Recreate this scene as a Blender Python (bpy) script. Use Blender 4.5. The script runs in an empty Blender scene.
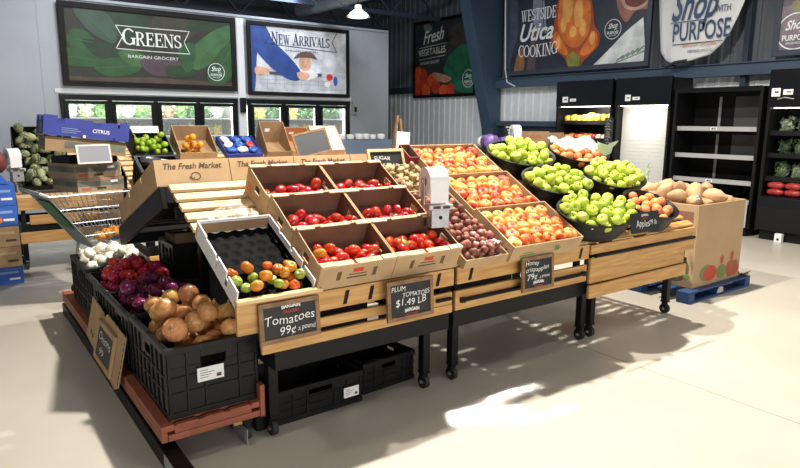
import bpy, bmesh, math, random
from mathutils import Vector, Matrix, noise
random.seed(7)
scn = bpy.context.scene
COL = scn.collection
V = Vector
# ------------------------------------------------------------------ camera, world, lights, exposure
H = 1.6
F_PX, PITCH, YAW, ROLL = 623.64, math.radians(10.332), math.radians(36.228), math.radians(0.368)
_F = V((math.sin(YAW)*math.cos(PITCH), math.cos(YAW)*math.cos(PITCH), -math.sin(PITCH)))
_R = V((math.cos(YAW), -math.sin(YAW), 0)); _U = _R.cross(_F)
_R, _U = _R*math.cos(ROLL)+_U*math.sin(ROLL), _U*math.cos(ROLL)-_R*math.sin(ROLL)
cd = bpy.data.cameras.new('camera'); cam = bpy.data.objects.new('camera', cd); COL.objects.link(cam)
cd.sensor_width = 36; cd.lens = F_PX/800*36; cd.clip_end = 100
cam.matrix_world = Matrix(((_R.x, _U.x, -_F.x, 0), (_R.y, _U.y, -_F.y, 0), (_R.z, _U.z, -_F.z, H), (0, 0, 0, 1)))
scn.camera = cam
scn.view_settings.view_transform = 'Standard'; scn.view_settings.look = 'None'
scn.view_settings.gamma = 1; scn.view_settings.use_curve_mapping = False
scn.view_settings.exposure = 0.15
wd = bpy.data.worlds.new('world'); scn.world = wd; wd.use_nodes = True
wd.node_tree.nodes['Background'].inputs[0].default_value = (0.80, 0.88, 1.0, 1)
wd.node_tree.nodes['Background'].inputs[1].default_value = 0.05

def area(name, loc, target, size, energy, color=(1, 1, 1), spread=180, size_y=None):
    l = bpy.data.lights.new(name, 'AREA'); l.energy = energy; l.color = color; l.size = size
    if size_y: l.shape = 'RECTANGLE'; l.size_y = size_y
    l.spread = math.radians(spread)
    o = bpy.data.objects.new(name, l); COL.objects.link(o); o.location = loc
    o.rotation_euler = (V(target)-V(loc)).to_track_quat('-Z', 'Y').to_euler()
    return o
WARM = (1.0, 0.93, 0.82)
area('lamp_produce_high_bay', (2.5, 3.65, 4.7), (2.3, 3.2, 0), 0.14, 350, WARM)
area('lamp_apple_high_bay', (5.2, 3.6, 4.7), (4.9, 3.2, 0), 0.14, 270, WARM)
area('lamp_front_high_bay', (3.0, 0.3, 4.7), (2.8, 1.0, 0), 0.4, 30, (1, .96, .9))
area('left_fill', (-1.2, 2.9, 4.7), (-1.0, 3.0, 0), 0.4, 34, WARM)  # added fill for the left-facing cartons, no lamp known there
area('lamp_aisle_high_bay', (2.4, 9.0, 4.7), (2.6, 9.4, 0), 0.5, 70, (.93, .97, 1))
area('lamp_cooler_high_bay', (5.6, 8.6, 4.7), (6.2, 9.0, 0), 0.5, 80, (.9, .95, 1))
area('lamp_right_high_bay', (7.6, 1.2, 4.7), (7.8, 2.4, 0), 0.5, 52, (1, .95, .87))
area('front_fill', (1.0, -3.4, 1.25), (2.4, 3.2, 0.9), 5.0, 185, (1, .97, .93), size_y=1.1)  # broad unseen fill behind the camera, set low to brighten display fronts
area('floor_patch_beam', (2.70, 2.9, 4.75), (2.63, 2.50, 0), 0.34, 2.6, (1, 1, 1), spread=1.6, size_y=0.17)  # narrow beam added to lay a bright patch on the floor
area('floor_patch_beam_near', (2.36, 2.75, 4.75), (2.28, 2.34, 0), 0.36, 2.0, (1, 1, 1), spread=1.6, size_y=0.14)  # second added beam, for the nearer half of the floor patch
area('floor_streak_beam', (2.60, 2.5, 4.75), (2.56, 2.12, 0), 0.42, 0.3, (1, 1, 1), spread=1.2, size_y=0.02)  # thin added beam that draws the bright floor streak

# ------------------------------------------------------------------ materials
MATS = {}
def mat(name, col, rough=.6, metal=0., var=.0, scale=8., stretch=None, col2=None, bump=0., hue=0., val=0., spec=.5, emit=None, estr=0., alpha=1., trans=0., coat=0., ramp=(.35, .65), detail=4.):
    if name in MATS: return MATS[name]
    m = bpy.data.materials.new(name); m.use_nodes = True; MATS[name] = m
    nt = m.node_tree; N = nt.nodes; L = nt.links; b = N['Principled BSDF']
    b.inputs['Roughness'].default_value = rough; b.inputs['Metallic'].default_value = metal
    b.inputs['Specular IOR Level'].default_value = spec
    b.inputs['Coat Weight'].default_value = coat
    c = (*col, 1)
    b.inputs['Base Color'].default_value = c
    m.diffuse_color = c
    if alpha < 1: b.inputs['Alpha'].default_value = alpha
    if trans: b.inputs['Transmission Weight'].default_value = trans
    if emit: b.inputs['Emission Color'].default_value = (*emit, 1); b.inputs['Emission Strength'].default_value = estr
    out = None
    if var or col2 or bump:
        tc = N.new('ShaderNodeTexCoord'); mp = N.new('ShaderNodeMapping'); L.new(tc.outputs['Object'], mp.inputs[0])
        if stretch: mp.inputs['Scale'].default_value = stretch
        if hue or val or (col2 and name.startswith('p_')):
            oi = N.new('ShaderNodeObjectInfo'); sc = N.new('ShaderNodeVectorMath'); sc.operation = 'SCALE'
            cmb = N.new('ShaderNodeCombineXYZ')
            for k in range(3): L.new(oi.outputs['Random'], cmb.inputs[k])
            L.new(cmb.outputs[0], sc.inputs[0]); sc.inputs['Scale'].default_value = 57.3
            L.new(sc.outputs[0], mp.inputs['Location'])
        nz = N.new('ShaderNodeTexNoise'); nz.inputs['Scale'].default_value = scale; nz.inputs['Detail'].default_value = detail
        L.new(mp.outputs[0], nz.inputs['Vector'])
        if var or col2:
            mx = N.new('ShaderNodeMix'); mx.data_type = 'RGBA'
            cr = N.new('ShaderNodeMapRange'); cr.inputs['From Min'].default_value = ramp[0]; cr.inputs['From Max'].default_value = ramp[1]
            L.new(nz.outputs['Fac'], cr.inputs['Value']); L.new(cr.outputs[0], mx.inputs['Factor'])
            mx.inputs['A'].default_value = c
            c2 = col2 if col2 else tuple(max(0, x*(1-var)) for x in col)
            mx.inputs['B'].default_value = (*c2, 1)
            out = mx.outputs['Result']
        if bump:
            bp = N.new('ShaderNodeBump'); bp.inputs['Strength'].default_value = bump; bp.inputs['Distance'].default_value = .01
            L.new(nz.outputs['Fac'], bp.inputs['Height']); L.new(bp.outputs[0], b.inputs['Normal'])
    if hue or val:
        oi = N.new('ShaderNodeObjectInfo'); hs = N.new('ShaderNodeHueSaturation')
        if out: L.new(out, hs.inputs['Color'])
        else: hs.inputs['Color'].default_value = c
        a = N.new('ShaderNodeMath'); a.operation = 'MULTIPLY_ADD'; L.new(oi.outputs['Random'], a.inputs[0]); a.inputs[1].default_value = hue; a.inputs[2].default_value = .5-hue/2
        L.new(a.outputs[0], hs.inputs['Hue'])
        m7 = N.new('ShaderNodeMath'); m7.operation = 'MULTIPLY'; L.new(oi.outputs['Random'], m7.inputs[0]); m7.inputs[1].default_value = 7.31
        fr = N.new('ShaderNodeMath'); fr.operation = 'FRACT'; L.new(m7.outputs[0], fr.inputs[0])
        a2 = N.new('ShaderNodeMath'); a2.operation = 'MULTIPLY_ADD'; L.new(fr.outputs[0], a2.inputs[0]); a2.inputs[1].default_value = val; a2.inputs[2].default_value = 1-val/2
        L.new(a2.outputs[0], hs.inputs['Value']); out = hs.outputs[0]
    if out: L.new(out, b.inputs['Base Color'])
    return m

wood = mat('pine_wood', (.62, .36, .13), .5, col2=(.46, .24, .075), scale=3, stretch=(1.2, 14, 14), bump=.05)
woodp = mat('pale_slat_wood', (.80, .58, .32), .55, col2=(.66, .43, .2), scale=3, stretch=(1.2, 14, 14), bump=.05)
signwood = mat('sign_frame_wood', (.30, .17, .08), .6, col2=(.18, .10, .05), scale=4, stretch=(4, 4, 4))
redwood = mat('red_painted_wood', (.36, .105, .055), .55, col2=(.26, .07, .035), scale=4, stretch=(2, 2, 8))
blackm = mat('black_steel', (.006, .006, .007), .5, spec=.25)
blackp = mat('black_plastic', (.007, .007, .008), .45, var=.4, scale=30, spec=.3)
blackgl = mat('black_gloss', (.006, .007, .010), .3, spec=.3)
card = mat('cardboard', (.52, .35, .19), .8, var=.18, scale=6, detail=6)
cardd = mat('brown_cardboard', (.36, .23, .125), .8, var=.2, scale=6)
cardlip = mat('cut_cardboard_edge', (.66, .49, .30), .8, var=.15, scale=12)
cardin = mat('darker_box_inside', (.17, .095, .055), .85, var=.2, scale=8)  # inner carton faces, set darker than the outer cardboard
cardw = mat('white_cardboard', (.80, .80, .82), .7, var=.05)
ink = mat('dark_print', (.09, .055, .035), .8)
redink = mat('red_print', (.55, .05, .03), .7)
greenink = mat('green_print', (.14, .24, .06), .7)
white = mat('white_paint', (.85, .85, .86), .5)
paper = mat('white_paper', (.86, .87, .88), .7)
chalk = mat('chalk', (.85, .85, .82), .9)
slate = mat('chalkboard_slate', (.018, .02, .022), .6, var=.3, scale=12)
galv = mat('galvanised_steel', (.50, .51, .52), .42, .55, var=.2, scale=25)
chrome = mat('wire_chrome', (.45, .46, .48), .4, .7)
greyst = mat('grey_steel', (.42, .44, .46), .45, .3, var=.1)
rubber = mat('dark_rubber', (.02, .02, .02), .7)
bluebox = mat('blue_carton', (.035, .05, .30), .6, var=.12, scale=6)
bluebox2 = mat('bright_blue_carton', (.03, .13, .55), .6, var=.1)
bluepal = mat('blue_painted_wood', (.02, .07, .22), .6, var=.3, scale=10)
orangem = mat('orange_print', (.85, .25, .03), .6)
glass = mat('cooler_glass', (.9, .95, .97), .04, alpha=.12)
clear = mat('clear_plastic_film', (.75, .77, .78), .15, alpha=.35)
floor_m = mat('polished_concrete', (.58, .54, .465), .33, col2=(.49, .455, .39), scale=.7, detail=8, ramp=(.3, .7), bump=.0, spec=.45)
wallgrey = mat('cooler_wall_panel', (.42, .46, .53), .42, .25, var=.06, scale=2)
wallwhite = mat('white_corrugated_sheet', (.82, .86, .90), .5, var=.05)
walldark = mat('dark_upper_sheet', (.10, .115, .14), .6, var=.1)
ceilm = mat('dark_ceiling', (.03, .034, .042), .8)
ductm = mat('duct_steel', (.25, .27, .30), .4, .6)
bluesteel = mat('blue_grey_steel', (.05, .088, .14), .5, var=.1, scale=3)
darkblue = mat('dark_blue_steel', (.02, .032, .055), .5)
# produce
p_onion = mat('p_yellow_onion', (.74, .40, .16), .32, col2=(.60, .25, .09), scale=3, stretch=(1, 1, .25), hue=.03, val=.35)
p_oneck = mat('p_onion_neck', (.62, .46, .22), .7)
p_white = mat('p_white_onion', (.80, .77, .66), .3, var=.06, scale=9, val=.15)
p_ronion = mat('p_crimson_onion', (.52, .02, .045), .18, col2=(.55, .10, .12), scale=14, hue=.03, val=.7, ramp=(.5, .75))
p_ponion = mat('p_purple_onion', (.12, .012, .05), .16, col2=(.26, .05, .12), scale=14, hue=.04, val=.9, ramp=(.5, .75))
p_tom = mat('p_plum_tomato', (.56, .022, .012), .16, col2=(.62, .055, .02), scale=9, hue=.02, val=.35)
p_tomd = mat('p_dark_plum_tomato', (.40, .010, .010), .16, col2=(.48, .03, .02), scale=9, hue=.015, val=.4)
p_tomy = mat('p_yellow_tomato', (.62, .30, .03), .2, col2=(.55, .18, .02), scale=9)
p_tomg = mat('p_green_tomato', (.24, .36, .045), .2, col2=(.34, .36, .05), scale=9, val=.3)
p_heir = mat('p_orange_tomato', (.60, .14, .02), .18, col2=(.55, .25, .03), scale=12, hue=.05, val=.4)
p_heirr = mat('p_red_tomato', (.52, .06, .018), .18, col2=(.55, .16, .02), scale=12, hue=.03, val=.4)
p_apple = mat('p_red_yellow_apple', (.52, .05, .02), .42, spec=.3, col2=(.70, .32, .075), scale=1.3, stretch=(1, 1, .5), hue=.02, val=.2, ramp=(.46, .62))
p_appley = mat('p_yellow_red_apple', (.70, .37, .085), .42, spec=.3, col2=(.56, .085, .03), scale=1.3, stretch=(1, 1, .5), hue=.02, val=.2, ramp=(.46, .66))
p_green = mat('p_green_apple', (.40, .52, .045), .4, spec=.35, col2=(.52, .61, .10), scale=9, hue=.02, val=.3)
p_peach = mat('p_peach', (.66, .17, .06), .55, spec=.3, col2=(.70, .36, .13), scale=9, hue=.03, val=.25)
p_pot = mat('p_red_potato', (.19, .05, .035), .6, col2=(.28, .10, .065), scale=16, hue=.03, val=.5, bump=.1)
p_squash = mat('p_tan_squash', (.58, .37, .205), .55, spec=.3, col2=(.47, .28, .145), scale=9, hue=.02, val=.3)
p_tan = mat('p_tan_root', (.50, .37, .18), .7, col2=(.34, .23, .10), scale=30, hue=.03, val=.6, bump=.2)
p_arti = mat('p_artichoke_green', (.32, .37, .17), .55, col2=(.44, .47, .28), scale=10, hue=.04, val=.5)
p_lime = mat('p_lime', (.28, .42, .03), .3, var=.2, scale=20, hue=.03, val=.3)
p_orange = mat('p_orange', (.80, .32, .02), .4, val=.2)
p_cabb = mat('p_purple_cabbage', (.10, .05, .22), .4, col2=(.20, .13, .38), scale=12)
p_stem = mat('p_brown_stem', (.07, .045, .02), .8)
p_calyx = mat('p_green_calyx', (.07, .14, .02), .7)

# ------------------------------------------------------------------ mesh builder
class MB:
    def __init__(s, mt=None):
        s.bm = bmesh.new(); s.mats = []; s.i = 0; s.T = Matrix()
        if mt: s.m(mt)
    def m(s, mt):
        if mt not in s.mats: s.mats.append(mt)
        s.i = s.mats.index(mt); return s
    def tf(s, M=None): s.T = M if M is not None else Matrix(); return s
    def add(s, vs, fs):
        b = [s.bm.verts.new(s.T @ V(v)) for v in vs]
        for f in fs:
            try: fc = s.bm.faces.new([b[k] for k in f]); fc.material_index = s.i
            except ValueError: pass
        return s
    def box(s, x0, y0, z0, x1, y1, z1):
        vs = [(x, y, z) for z in (z0, z1) for y in (y0, y1) for x in (x0, x1)]
        return s.add(vs, [(0, 2, 3, 1), (4, 5, 7, 6), (0, 1, 5, 4), (2, 6, 7, 3), (0, 4, 6, 2), (1, 3, 7, 5)])
    def prism(s, pts, w0, w1, axis='z'):
        n = len(pts)
        a = sum(pts[k][0]*pts[(k+1) % n][1]-pts[(k+1) % n][0]*pts[k][1] for k in range(n))
        if a < 0: pts = pts[::-1]
        def P(p, w): return {'z': (p[0], p[1], w), 'y': (p[0], -w, p[1]), 'x': (w, p[0], p[1])}[axis]
        vs = [P(p, w0) for p in pts]+[P(p, w1) for p in pts]
        if w1 < w0: vs = vs[n:]+vs[:n]
        return s.add(vs, [tuple(range(n))[::-1], tuple(range(n, 2*n))]+[(k, (k+1) % n, n+(k+1) % n, n+k) for k in range(n)])
    def poly(s, pts, w=0):
        n = len(pts)
        a = sum(pts[k][0]*pts[(k+1) % n][1]-pts[(k+1) % n][0]*pts[k][1] for k in range(n))
        if a < 0: pts = pts[::-1]
        return s.add([(p[0], p[1], w) for p in pts], [tuple(range(n))])
    def tube(s, pts, r, n=6, r2=None):
        pts = [V(p) for p in pts]; k = len(pts); vs = []; fs = []
        up = V((0, 0, 1)); rr = r2 if r2 else r
        for i, p in enumerate(pts):
            d = (pts[min(i+1, k-1)]-pts[max(i-1, 0)]).normalized()
            a = d.cross(up) if abs(d.z) < .95 else d.cross(V((1, 0, 0))); a.normalize(); b = a.cross(d)
            rad = r+(rr-r)*i/max(1, k-1)
            for j in range(n):
                t = 2*math.pi*j/n; vs.append(p+a*math.cos(t)*rad-b*math.sin(t)*rad)
        for i in range(k-1):
            for j in range(n): fs.append((i*n+j, (i+1)*n+j, (i+1)*n+(j+1) % n, i*n+(j+1) % n))
        fs.append(tuple(range(n))); fs.append(tuple(range((k-1)*n, k*n))[::-1])
        return s.add(vs, fs)
    def bar(s, p0, p1, w, h):
        p0, p1 = V(p0), V(p1); d = (p1-p0).normalized()
        up = V((0, 0, 1)) if abs(d.z) < .95 else V((0, 1, 0))
        a = d.cross(up).normalized()*w/2; b = a.cross(d).normalized()*h/2
        vs = [p+q for p in (p0, p1) for q in (-a-b, a-b, a+b, -a+b)]
        return s.add(vs, [(0, 1, 2, 3), (7, 6, 5, 4), (0, 4, 5, 1), (1, 5, 6, 2), (2, 6, 7, 3), (3, 7, 4, 0)])
    def lathe(s, prof, n=16, sx=1, sy=1, lobes=0, lobe_amp=0., closed=True):
        vs = []; fs = []; k = len(prof)
        for r, z in prof:
            for j in range(n):
                t = 2*math.pi*j/n; q = r*(1+lobe_amp*math.cos(lobes*t)) if lobes else r
                vs.append((q*math.cos(t)*sx, q*math.sin(t)*sy, z))
        for i in range(k-1):
            for j in range(n): fs.append((i*n+j, i*n+(j+1) % n, (i+1)*n+(j+1) % n, (i+1)*n+j))
        if closed: fs.append(tuple(range(n))[::-1]); fs.append(tuple(range((k-1)*n, k*n)))
        return s.add(vs, fs)
    def wallhole(s, x0, x1, z0, z1, y0, y1, hole=None):
        # wall in the xz plane with a rectangular hole
        if not hole: return s.box(x0, y0, z0, x1, y1, z1)
        a, b, c, d = hole
        s.box(x0, y0, z0, a, y1, z1); s.box(b, y0, z0, x1, y1, z1); s.box(a, y0, z0, b, y1, c); return s.box(a, y0, d, b, y1, z1)
    def mesh(s, name, smooth=None):
        me = bpy.data.meshes.new(name); s.bm.normal_update(); s.bm.to_mesh(me); s.bm.free()
        for mt in s.mats: me.materials.append(mt)
        if smooth:
            me.polygons.foreach_set('use_smooth', [True]*len(me.polygons))
            if smooth is not True: me.set_sharp_from_angle(angle=math.radians(smooth))
        return me
    def build(s, name, parent=None, smooth=None, bevel=0., M=None):
        o = bpy.data.objects.new(name, s.mesh(name, smooth)); COL.objects.link(o)
        if bevel:
            md = o.modifiers.new('bevel', 'BEVEL'); md.width = bevel; md.segments = 2; md.limit_method = 'ANGLE'; md.angle_limit = math.radians(50)
        if parent: o.parent = parent
        elif M is not None: o.matrix_world = M
        return o

def frame(o, ux=(1, 0, 0), uy=(0, 1, 0)):
    ux = V(ux).normalized(); uy = V(uy).normalized(); uz = ux.cross(uy)
    return Matrix(((ux.x, uy.x, uz.x, o[0]), (ux.y, uy.y, uz.y, o[1]), (ux.z, uy.z, uz.z, o[2]), (0, 0, 0, 1)))
def T(x, y, z): return Matrix.Translation((x, y, z))
def RZ(a): return Matrix.Rotation(a, 4, 'Z')
def RX(a): return Matrix.Rotation(a, 4, 'X')
def RY(a): return Matrix.Rotation(a, 4, 'Y')
def thing(name, label, cat, M=None, group=None):
    o = bpy.data.objects.new(name, None); COL.objects.link(o); o.empty_display_size = .05
    if M is not None: o.matrix_world = M
    return tag(o, label, cat, group)
def tag(o, label, cat, group=None):
    o['label'] = label; o['category'] = cat
    if group: o['group'] = group
    return o
def struct(o, label=None):
    o['kind'] = 'structure'
    if label: o['label'] = label; o['category'] = 'structure'
    return o
def dup(root, M, label=None, group=None):
    r = root.copy(); COL.objects.link(r); r.matrix_world = M
    if label: r['label'] = label
    if group: r['group'] = group
    for ch in root.children:
        c = ch.copy(); COL.objects.link(c); c.parent = r
        for g in ch.children:
            d = g.copy(); COL.objects.link(d); d.parent = c
    return r

# ------------------------------------------------------------------ lettering
def text_geo(body, size, bold=0., shear=0., align='LEFT', space=1.):
    cu = bpy.data.curves.new('lettering', 'FONT'); cu.body = body; cu.size = size; cu.offset = bold*size; cu.shear = shear
    cu.align_x = align; cu.space_character = space; cu.resolution_u = 3
    ob = bpy.data.objects.new('lettering', cu); COL.objects.link(ob)
    dg = bpy.context.evaluated_depsgraph_get(); dg.update()
    me = bpy.data.meshes.new_from_object(ob.evaluated_get(dg))
    vs = [v.co.copy() for v in me.vertices]; fs = [tuple(p.vertices) for p in me.polygons]
    bpy.data.objects.remove(ob); bpy.data.curves.remove(cu); bpy.data.meshes.remove(me)
    return vs, fs
def put_text(mb, mt, body, x, y, w, size, width=None, bold=0., shear=0., align='LEFT', slope=0., arc=0., jitter=0., space=1.):
    vs, fs = text_geo(body, size, bold, shear, 'LEFT', space)
    if not vs: return
    x0 = min(v.x for v in vs); x1 = max(v.x for v in vs); k = (width/(x1-x0)) if width else 1.
    W = (x1-x0)*k; ox = {'LEFT': 0, 'CENTER': -W/2, 'RIGHT': -W}[align]
    out = []
    for v in vs:
        u = (v.x-x0)*k+ox; yy = v.y+slope*u
        if arc: yy += arc*(1-((u-ox-W/2)/(W/2))**2)
        if jitter: yy += jitter*math.sin(u*37.)
        out.append((x+u, y+yy, w))
    mb.m(mt); mb.add(out, fs)
# serif capitals drawn with strokes: v thick upright, h thin bar, d diagonal, a arc
SER = {
 'G': (.86, [('a', .45, .5, .38, .46, 40, 325), ('v', .74, .05, .42), ('s', .74, .42)]),
 'R': (.86, [('v', .2, 0, 1), ('s', .2, 0), ('s', .2, 1), ('a', .38, .74, .26, .24, -90, 90), ('h', .2, .4, .96), ('h', .2, .42, .5), ('d', .42, .5, .74, 0, .16), ('s', .78, 0)]),
 'E': (.76, [('v', .2, 0, 1), ('h', .05, .66, .965), ('h', .05, .7, .035), ('h', .2, .52, .52), ('v2', .65, .76, 1), ('v2', .69, 0, .27), ('v2', .53, .4, .64)]),
 'N': (.94, [('v2', .17, 0, 1), ('v2', .77, 0, 1), ('d', .15, 1, .77, 0, .18), ('s', .17, 0), ('s', .14, 1), ('s', .77, 1)]),
 'S': (.68, [('a', .34, .74, .23, .22, 30, 270), ('a', .34, .27, .25, .23, 210, 450), ('v2', .56, .72, .98), ('v2', .1, .03, .3)]),
 'W': (1.15, [('d', .14, 1, .38, 0, .15), ('d', .38, 0, .58, .95, .07), ('d', .54, 1, .78, 0, .15), ('d', .78, 0, 1.0, 1, .07), ('s', .14, 1), ('s', .55, 1), ('s', 1.0, 1)]),
 'A': (.86, [('d', .15, 0, .43, 1, .07), ('d', .43, 1, .70, 0, .17), ('h', .22, .62, .34), ('s', .15, 0), ('s', .71, 0)]),
 'I': (.42, [('v', .21, 0, 1), ('s', .21, 0), ('s', .21, 1)]),
 'V': (.86, [('d', .15, 1, .43, 0, .17), ('d', .43, 0, .70, 1, .07), ('s', .15, 1), ('s', .71, 1)]),
 'L': (.72, [('v', .2, 0, 1), ('s', .2, 0), ('s', .2, 1), ('h', .2, .66, .035), ('v2', .65, 0, .3)]),
 'T': (.78, [('v', .39, 0, 1), ('s', .39, 0), ('h', .06, .72, .965), ('v2', .08, .72, 1), ('v2', .7, .72, 1)]),
 'D': (.9, [('v', .2, 0, 1), ('a', .36, .5, .40, .47, -90, 90), ('h', .05, .38, .965), ('h', .05, .38, .035)]),
 'C': (.8, [('a', .45, .5, .37, .46, 45, 318), ('v2', .7, .68, .98)]),
 'O': (.92, [('a', .46, .5, .38, .46, 0, 360)]),
 'K': (.9, [('v', .2, 0, 1), ('s', .2, 0), ('s', .2, 1), ('d', .26, .45, .66, 1, .07), ('d', .36, .55, .72, 0, .17), ('s', .70, 1), ('s', .75, 0)]),
 ' ': (.4, []), }
def serif(mb, mt, body, x, y, w, size, width, align='CENTER', first=1.0, arc=0.):
    adv = []; tot = 0; pz = ' '
    for ch in body:
        k = first if pz == ' ' else 1.; adv.append((tot, k)); tot += SER[ch][0]*k; pz = ch
    k0 = width/tot; ox = x-(width/2 if align == 'CENTER' else 0); mb.m(mt); n = 0
    def P(px, py, off, k):
        u = (off+px*k)*k0; yy = y+py*size*k
        if arc: yy += arc*(1-((u-width/2)/(width/2))**2)
        return (ox+u, yy)
    for ch, (off, k) in zip(body, adv):
        for st in SER[ch][1]:
            c = st[0]; n += 1; ww = w+n*2e-5
            q = None
            if c in ('v', 'v2'):
                h = .09 if c == 'v' else .035; _, X, a, b = st; q = [(X-h, a), (X+h, a), (X+h, b), (X-h, b)]
            elif c == 'h': _, a, b, Y = st; q = [(a, Y-.04), (b, Y-.04), (b, Y+.04), (a, Y+.04)]
            elif c == 's': _, X, Y = st; Y = min(max(Y, .03), .97); q = [(X-.17, Y-.03), (X+.17, Y-.03), (X+.17, Y+.03), (X-.17, Y+.03)]
            elif c == 'd': _, a, b, e, f, h = st; q = [(a-h/2, b), (a+h/2, b), (e+h/2, f), (e-h/2, f)]
            if q: mb.poly([P(a, b, off, k) for a, b in q], ww)
            if c == 'a':
                _, cx, cy, rx, ry, a0, a1 = st; m = 14; pts = []
                for i in range(m+1):
                    t = math.radians(a0+(a1-a0)*i/m); h = .03+.065*abs(math.cos(t))
                    pts.append(((cx+(rx+h)*math.cos(t), cy+(ry+.03)*math.sin(t)), (cx+(rx-h)*math.cos(t), cy+(ry-.05)*math.sin(t))))
                for i in range(m):
                    mb.poly([P(*pts[i][0], off, k), P(*pts[i+1][0], off, k), P(*pts[i+1][1], off, k), P(*pts[i][1], off, k)], ww)
def smoothpoly(cp, n=6):
    out = []; k = len(cp)
    for i in range(k):
        p0, p1, p2, p3 = [V((*cp[(i+j-1) % k], 0)) for j in range(4)]
        for j in range(n):
            t = j/n
            q = .5*((2*p1)+(p2-p0)*t+(2*p0-5*p1+4*p2-p3)*t*t+(3*p1-p0-3*p2+p3)*t**3); out.append((q.x, q.y))
    return out
def ell(cx, cy, rx, ry, n=20, rot=0.):
    c, s_ = math.cos(rot), math.sin(rot)
    return [(cx+rx*math.cos(t)*c-ry*math.sin(t)*s_, cy+rx*math.cos(t)*s_+ry*math.sin(t)*c) for t in [2*math.pi*i/n for i in range(n)]]
def clip(pts, x0, y0, x1, y1):
    for ax, lim, sg in ((0, x0, 1), (0, x1, -1), (1, y0, 1), (1, y1, -1)):
        out = []
        for i in range(len(pts)):
            a, b = pts[i-1], pts[i]; ia = (a[ax]-lim)*sg >= 0; ib = (b[ax]-lim)*sg >= 0
            if ia != ib:
                t = (lim-a[ax])/(b[ax]-a[ax]); out.append((a[0]+(b[0]-a[0])*t, a[1]+(b[1]-a[1])*t))
            if ib: out.append(b)
        pts = out
        if not pts: return []
    return pts

# ------------------------------------------------------------------ measuring help: the point where a sight line meets a plane of the room
def on(px, py, ax, val):
    d = _F*F_PX+_R*(px-400)-_U*(py-234); o = V((0, 0, H)); return o+d*((val-o[ax])/d[ax])

# ------------------------------------------------------------------ the room
b = MB(floor_m); b.box(-6, -5, -.1, 9.95, 15, 0)
b.m(mat('floor_joint', (.25, .22, .18), .8)); b.box(3.597, -4.9, -.002, 3.603, 2.74, .0006)
struct(b.build('floor'), 'pale polished concrete floor of the shop')
b = MB(ceilm); b.box(-6, -5, 5.0, 9.95, 15, 5.1); struct(b.build('ceiling'), 'dark open ceiling of the shop')

YB = 11.0
b = MB(wallgrey)
for x0, x1, z0, z1 in ((-5, 1.55, 0, 3.42), (1.55, 6.76, 0, .22), (1.55, 6.76, 1.97, 3.42), (4.40, 4.58, .22, 1.97), (6.76, 7.73, 0, 3.42)):
    b.box(x0, YB, z0, x1, YB+.1, z1)
b.box(7.63, YB+.1, 0, 7.73, 14.9, 3.42); b.box(-5, YB+.1, 3.34, 7.63, 14.9, 3.42)
for x in (-1.2, 1.35, 7.05): b.box(x, YB-.006, .02, x+.012, YB, 3.40)
struct(b.build('wall_back'), 'pale grey cooler room wall with panel joints')
b = MB(mat('bright_white_trim', (.80, .83, .88), .4)); b.box(4.42, YB-.03, .25, 4.56, YB-.002, 3.36); b.box(1.5, YB-.022, 1.985, 6.8, YB-.002, 2.05)
struct(b.build('trim_1'), 'white post and rail trim between the wall banners')
b = MB(wallgrey); b.box(1.5, YB-.03, 3.375, 7.7, YB-.002, 3.415); struct(b.build('trim_2'), 'grey rail along the top of the cooler wall')
b = MB(walldark); b.box(-6, 14.9, 0, 9.95, 15, 5); struct(b.build('wall_rear'), 'dark far wall above the cooler room')

def corrugated(x, y0, y1, z0, z1, mt, pitch=.2, dep=.016):
    b = MB(mt); pts = []; y = y0
    while y < y1-.001:
        for dy, dx in ((0, 0), (.55, 0), (.65, dep), (.9, dep)):
            yy = min(y+dy*pitch, y1); pts.append((x-dx, yy))
        y += pitch
    pts.append((x, y1)); n = len(pts)
    vs = [(p[0], p[1], z) for z in (z0, z1) for p in pts]
    b.add(vs, [(k+1, k, n+k, n+k+1) for k in range(n-1)])
    b.box(x+.005, y0, z0, x+.05, y1, z1)
    return b
struct(corrugated(9.9, -5, 15, 0, 2.3, wallwhite).build('wall_right'), 'white corrugated lower wall on the right')
struct(corrugated(9.9, -5, 15, 2.3, 5, mat('grey_upper_sheet', (.115, .135, .165), .5)).build('wall_upper'), 'grey corrugated upper wall on the right')
b = MB(bluesteel); b.box(9.66, -4, 2.29, 9.865, 9.79, 2.46); b.box(9.62, -4, 2.46, 9.865, 9.79, 2.475)
struct(b.build('trim_3'), 'blue grey steel girt under the right wall banners')
b = MB(darkblue); b.box(9.72, 12.92, 2.27, 9.865, 14.85, 2.42); b.box(9.74, 4.66, 1.95, 9.86, 4.74, 2.33); b.box(9.74, 4.66, 2.48, 9.86, 4.74, 5)
struct(b.build('trim_4'), 'dark steel rails and post on the right wall')
b = MB(bluesteel); b.box(9.72, 7.72, 1.50, 9.865, 9.79, 1.60); b.m(darkblue); b.box(9.80, 7.72, 0, 9.865, 9.79, 1.50)
struct(b.build('trim_5'), 'blue rail over dark lower wall beside the column')
b = MB(bluesteel); b.prism([(9.72, 0), (9.86, 0), (9.86, 5), (8.60, 5), (9.60, 1.45)], -9.82, -10.12, 'y')
b.bar((9.70, 9.78, 0), (9.60, 9.78, 1.45), .03, .06)
o = tag(b.build('steel_column', bevel=.006), 'leaning blue grey steel portal column beside the vegetable banner', 'column')

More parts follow.
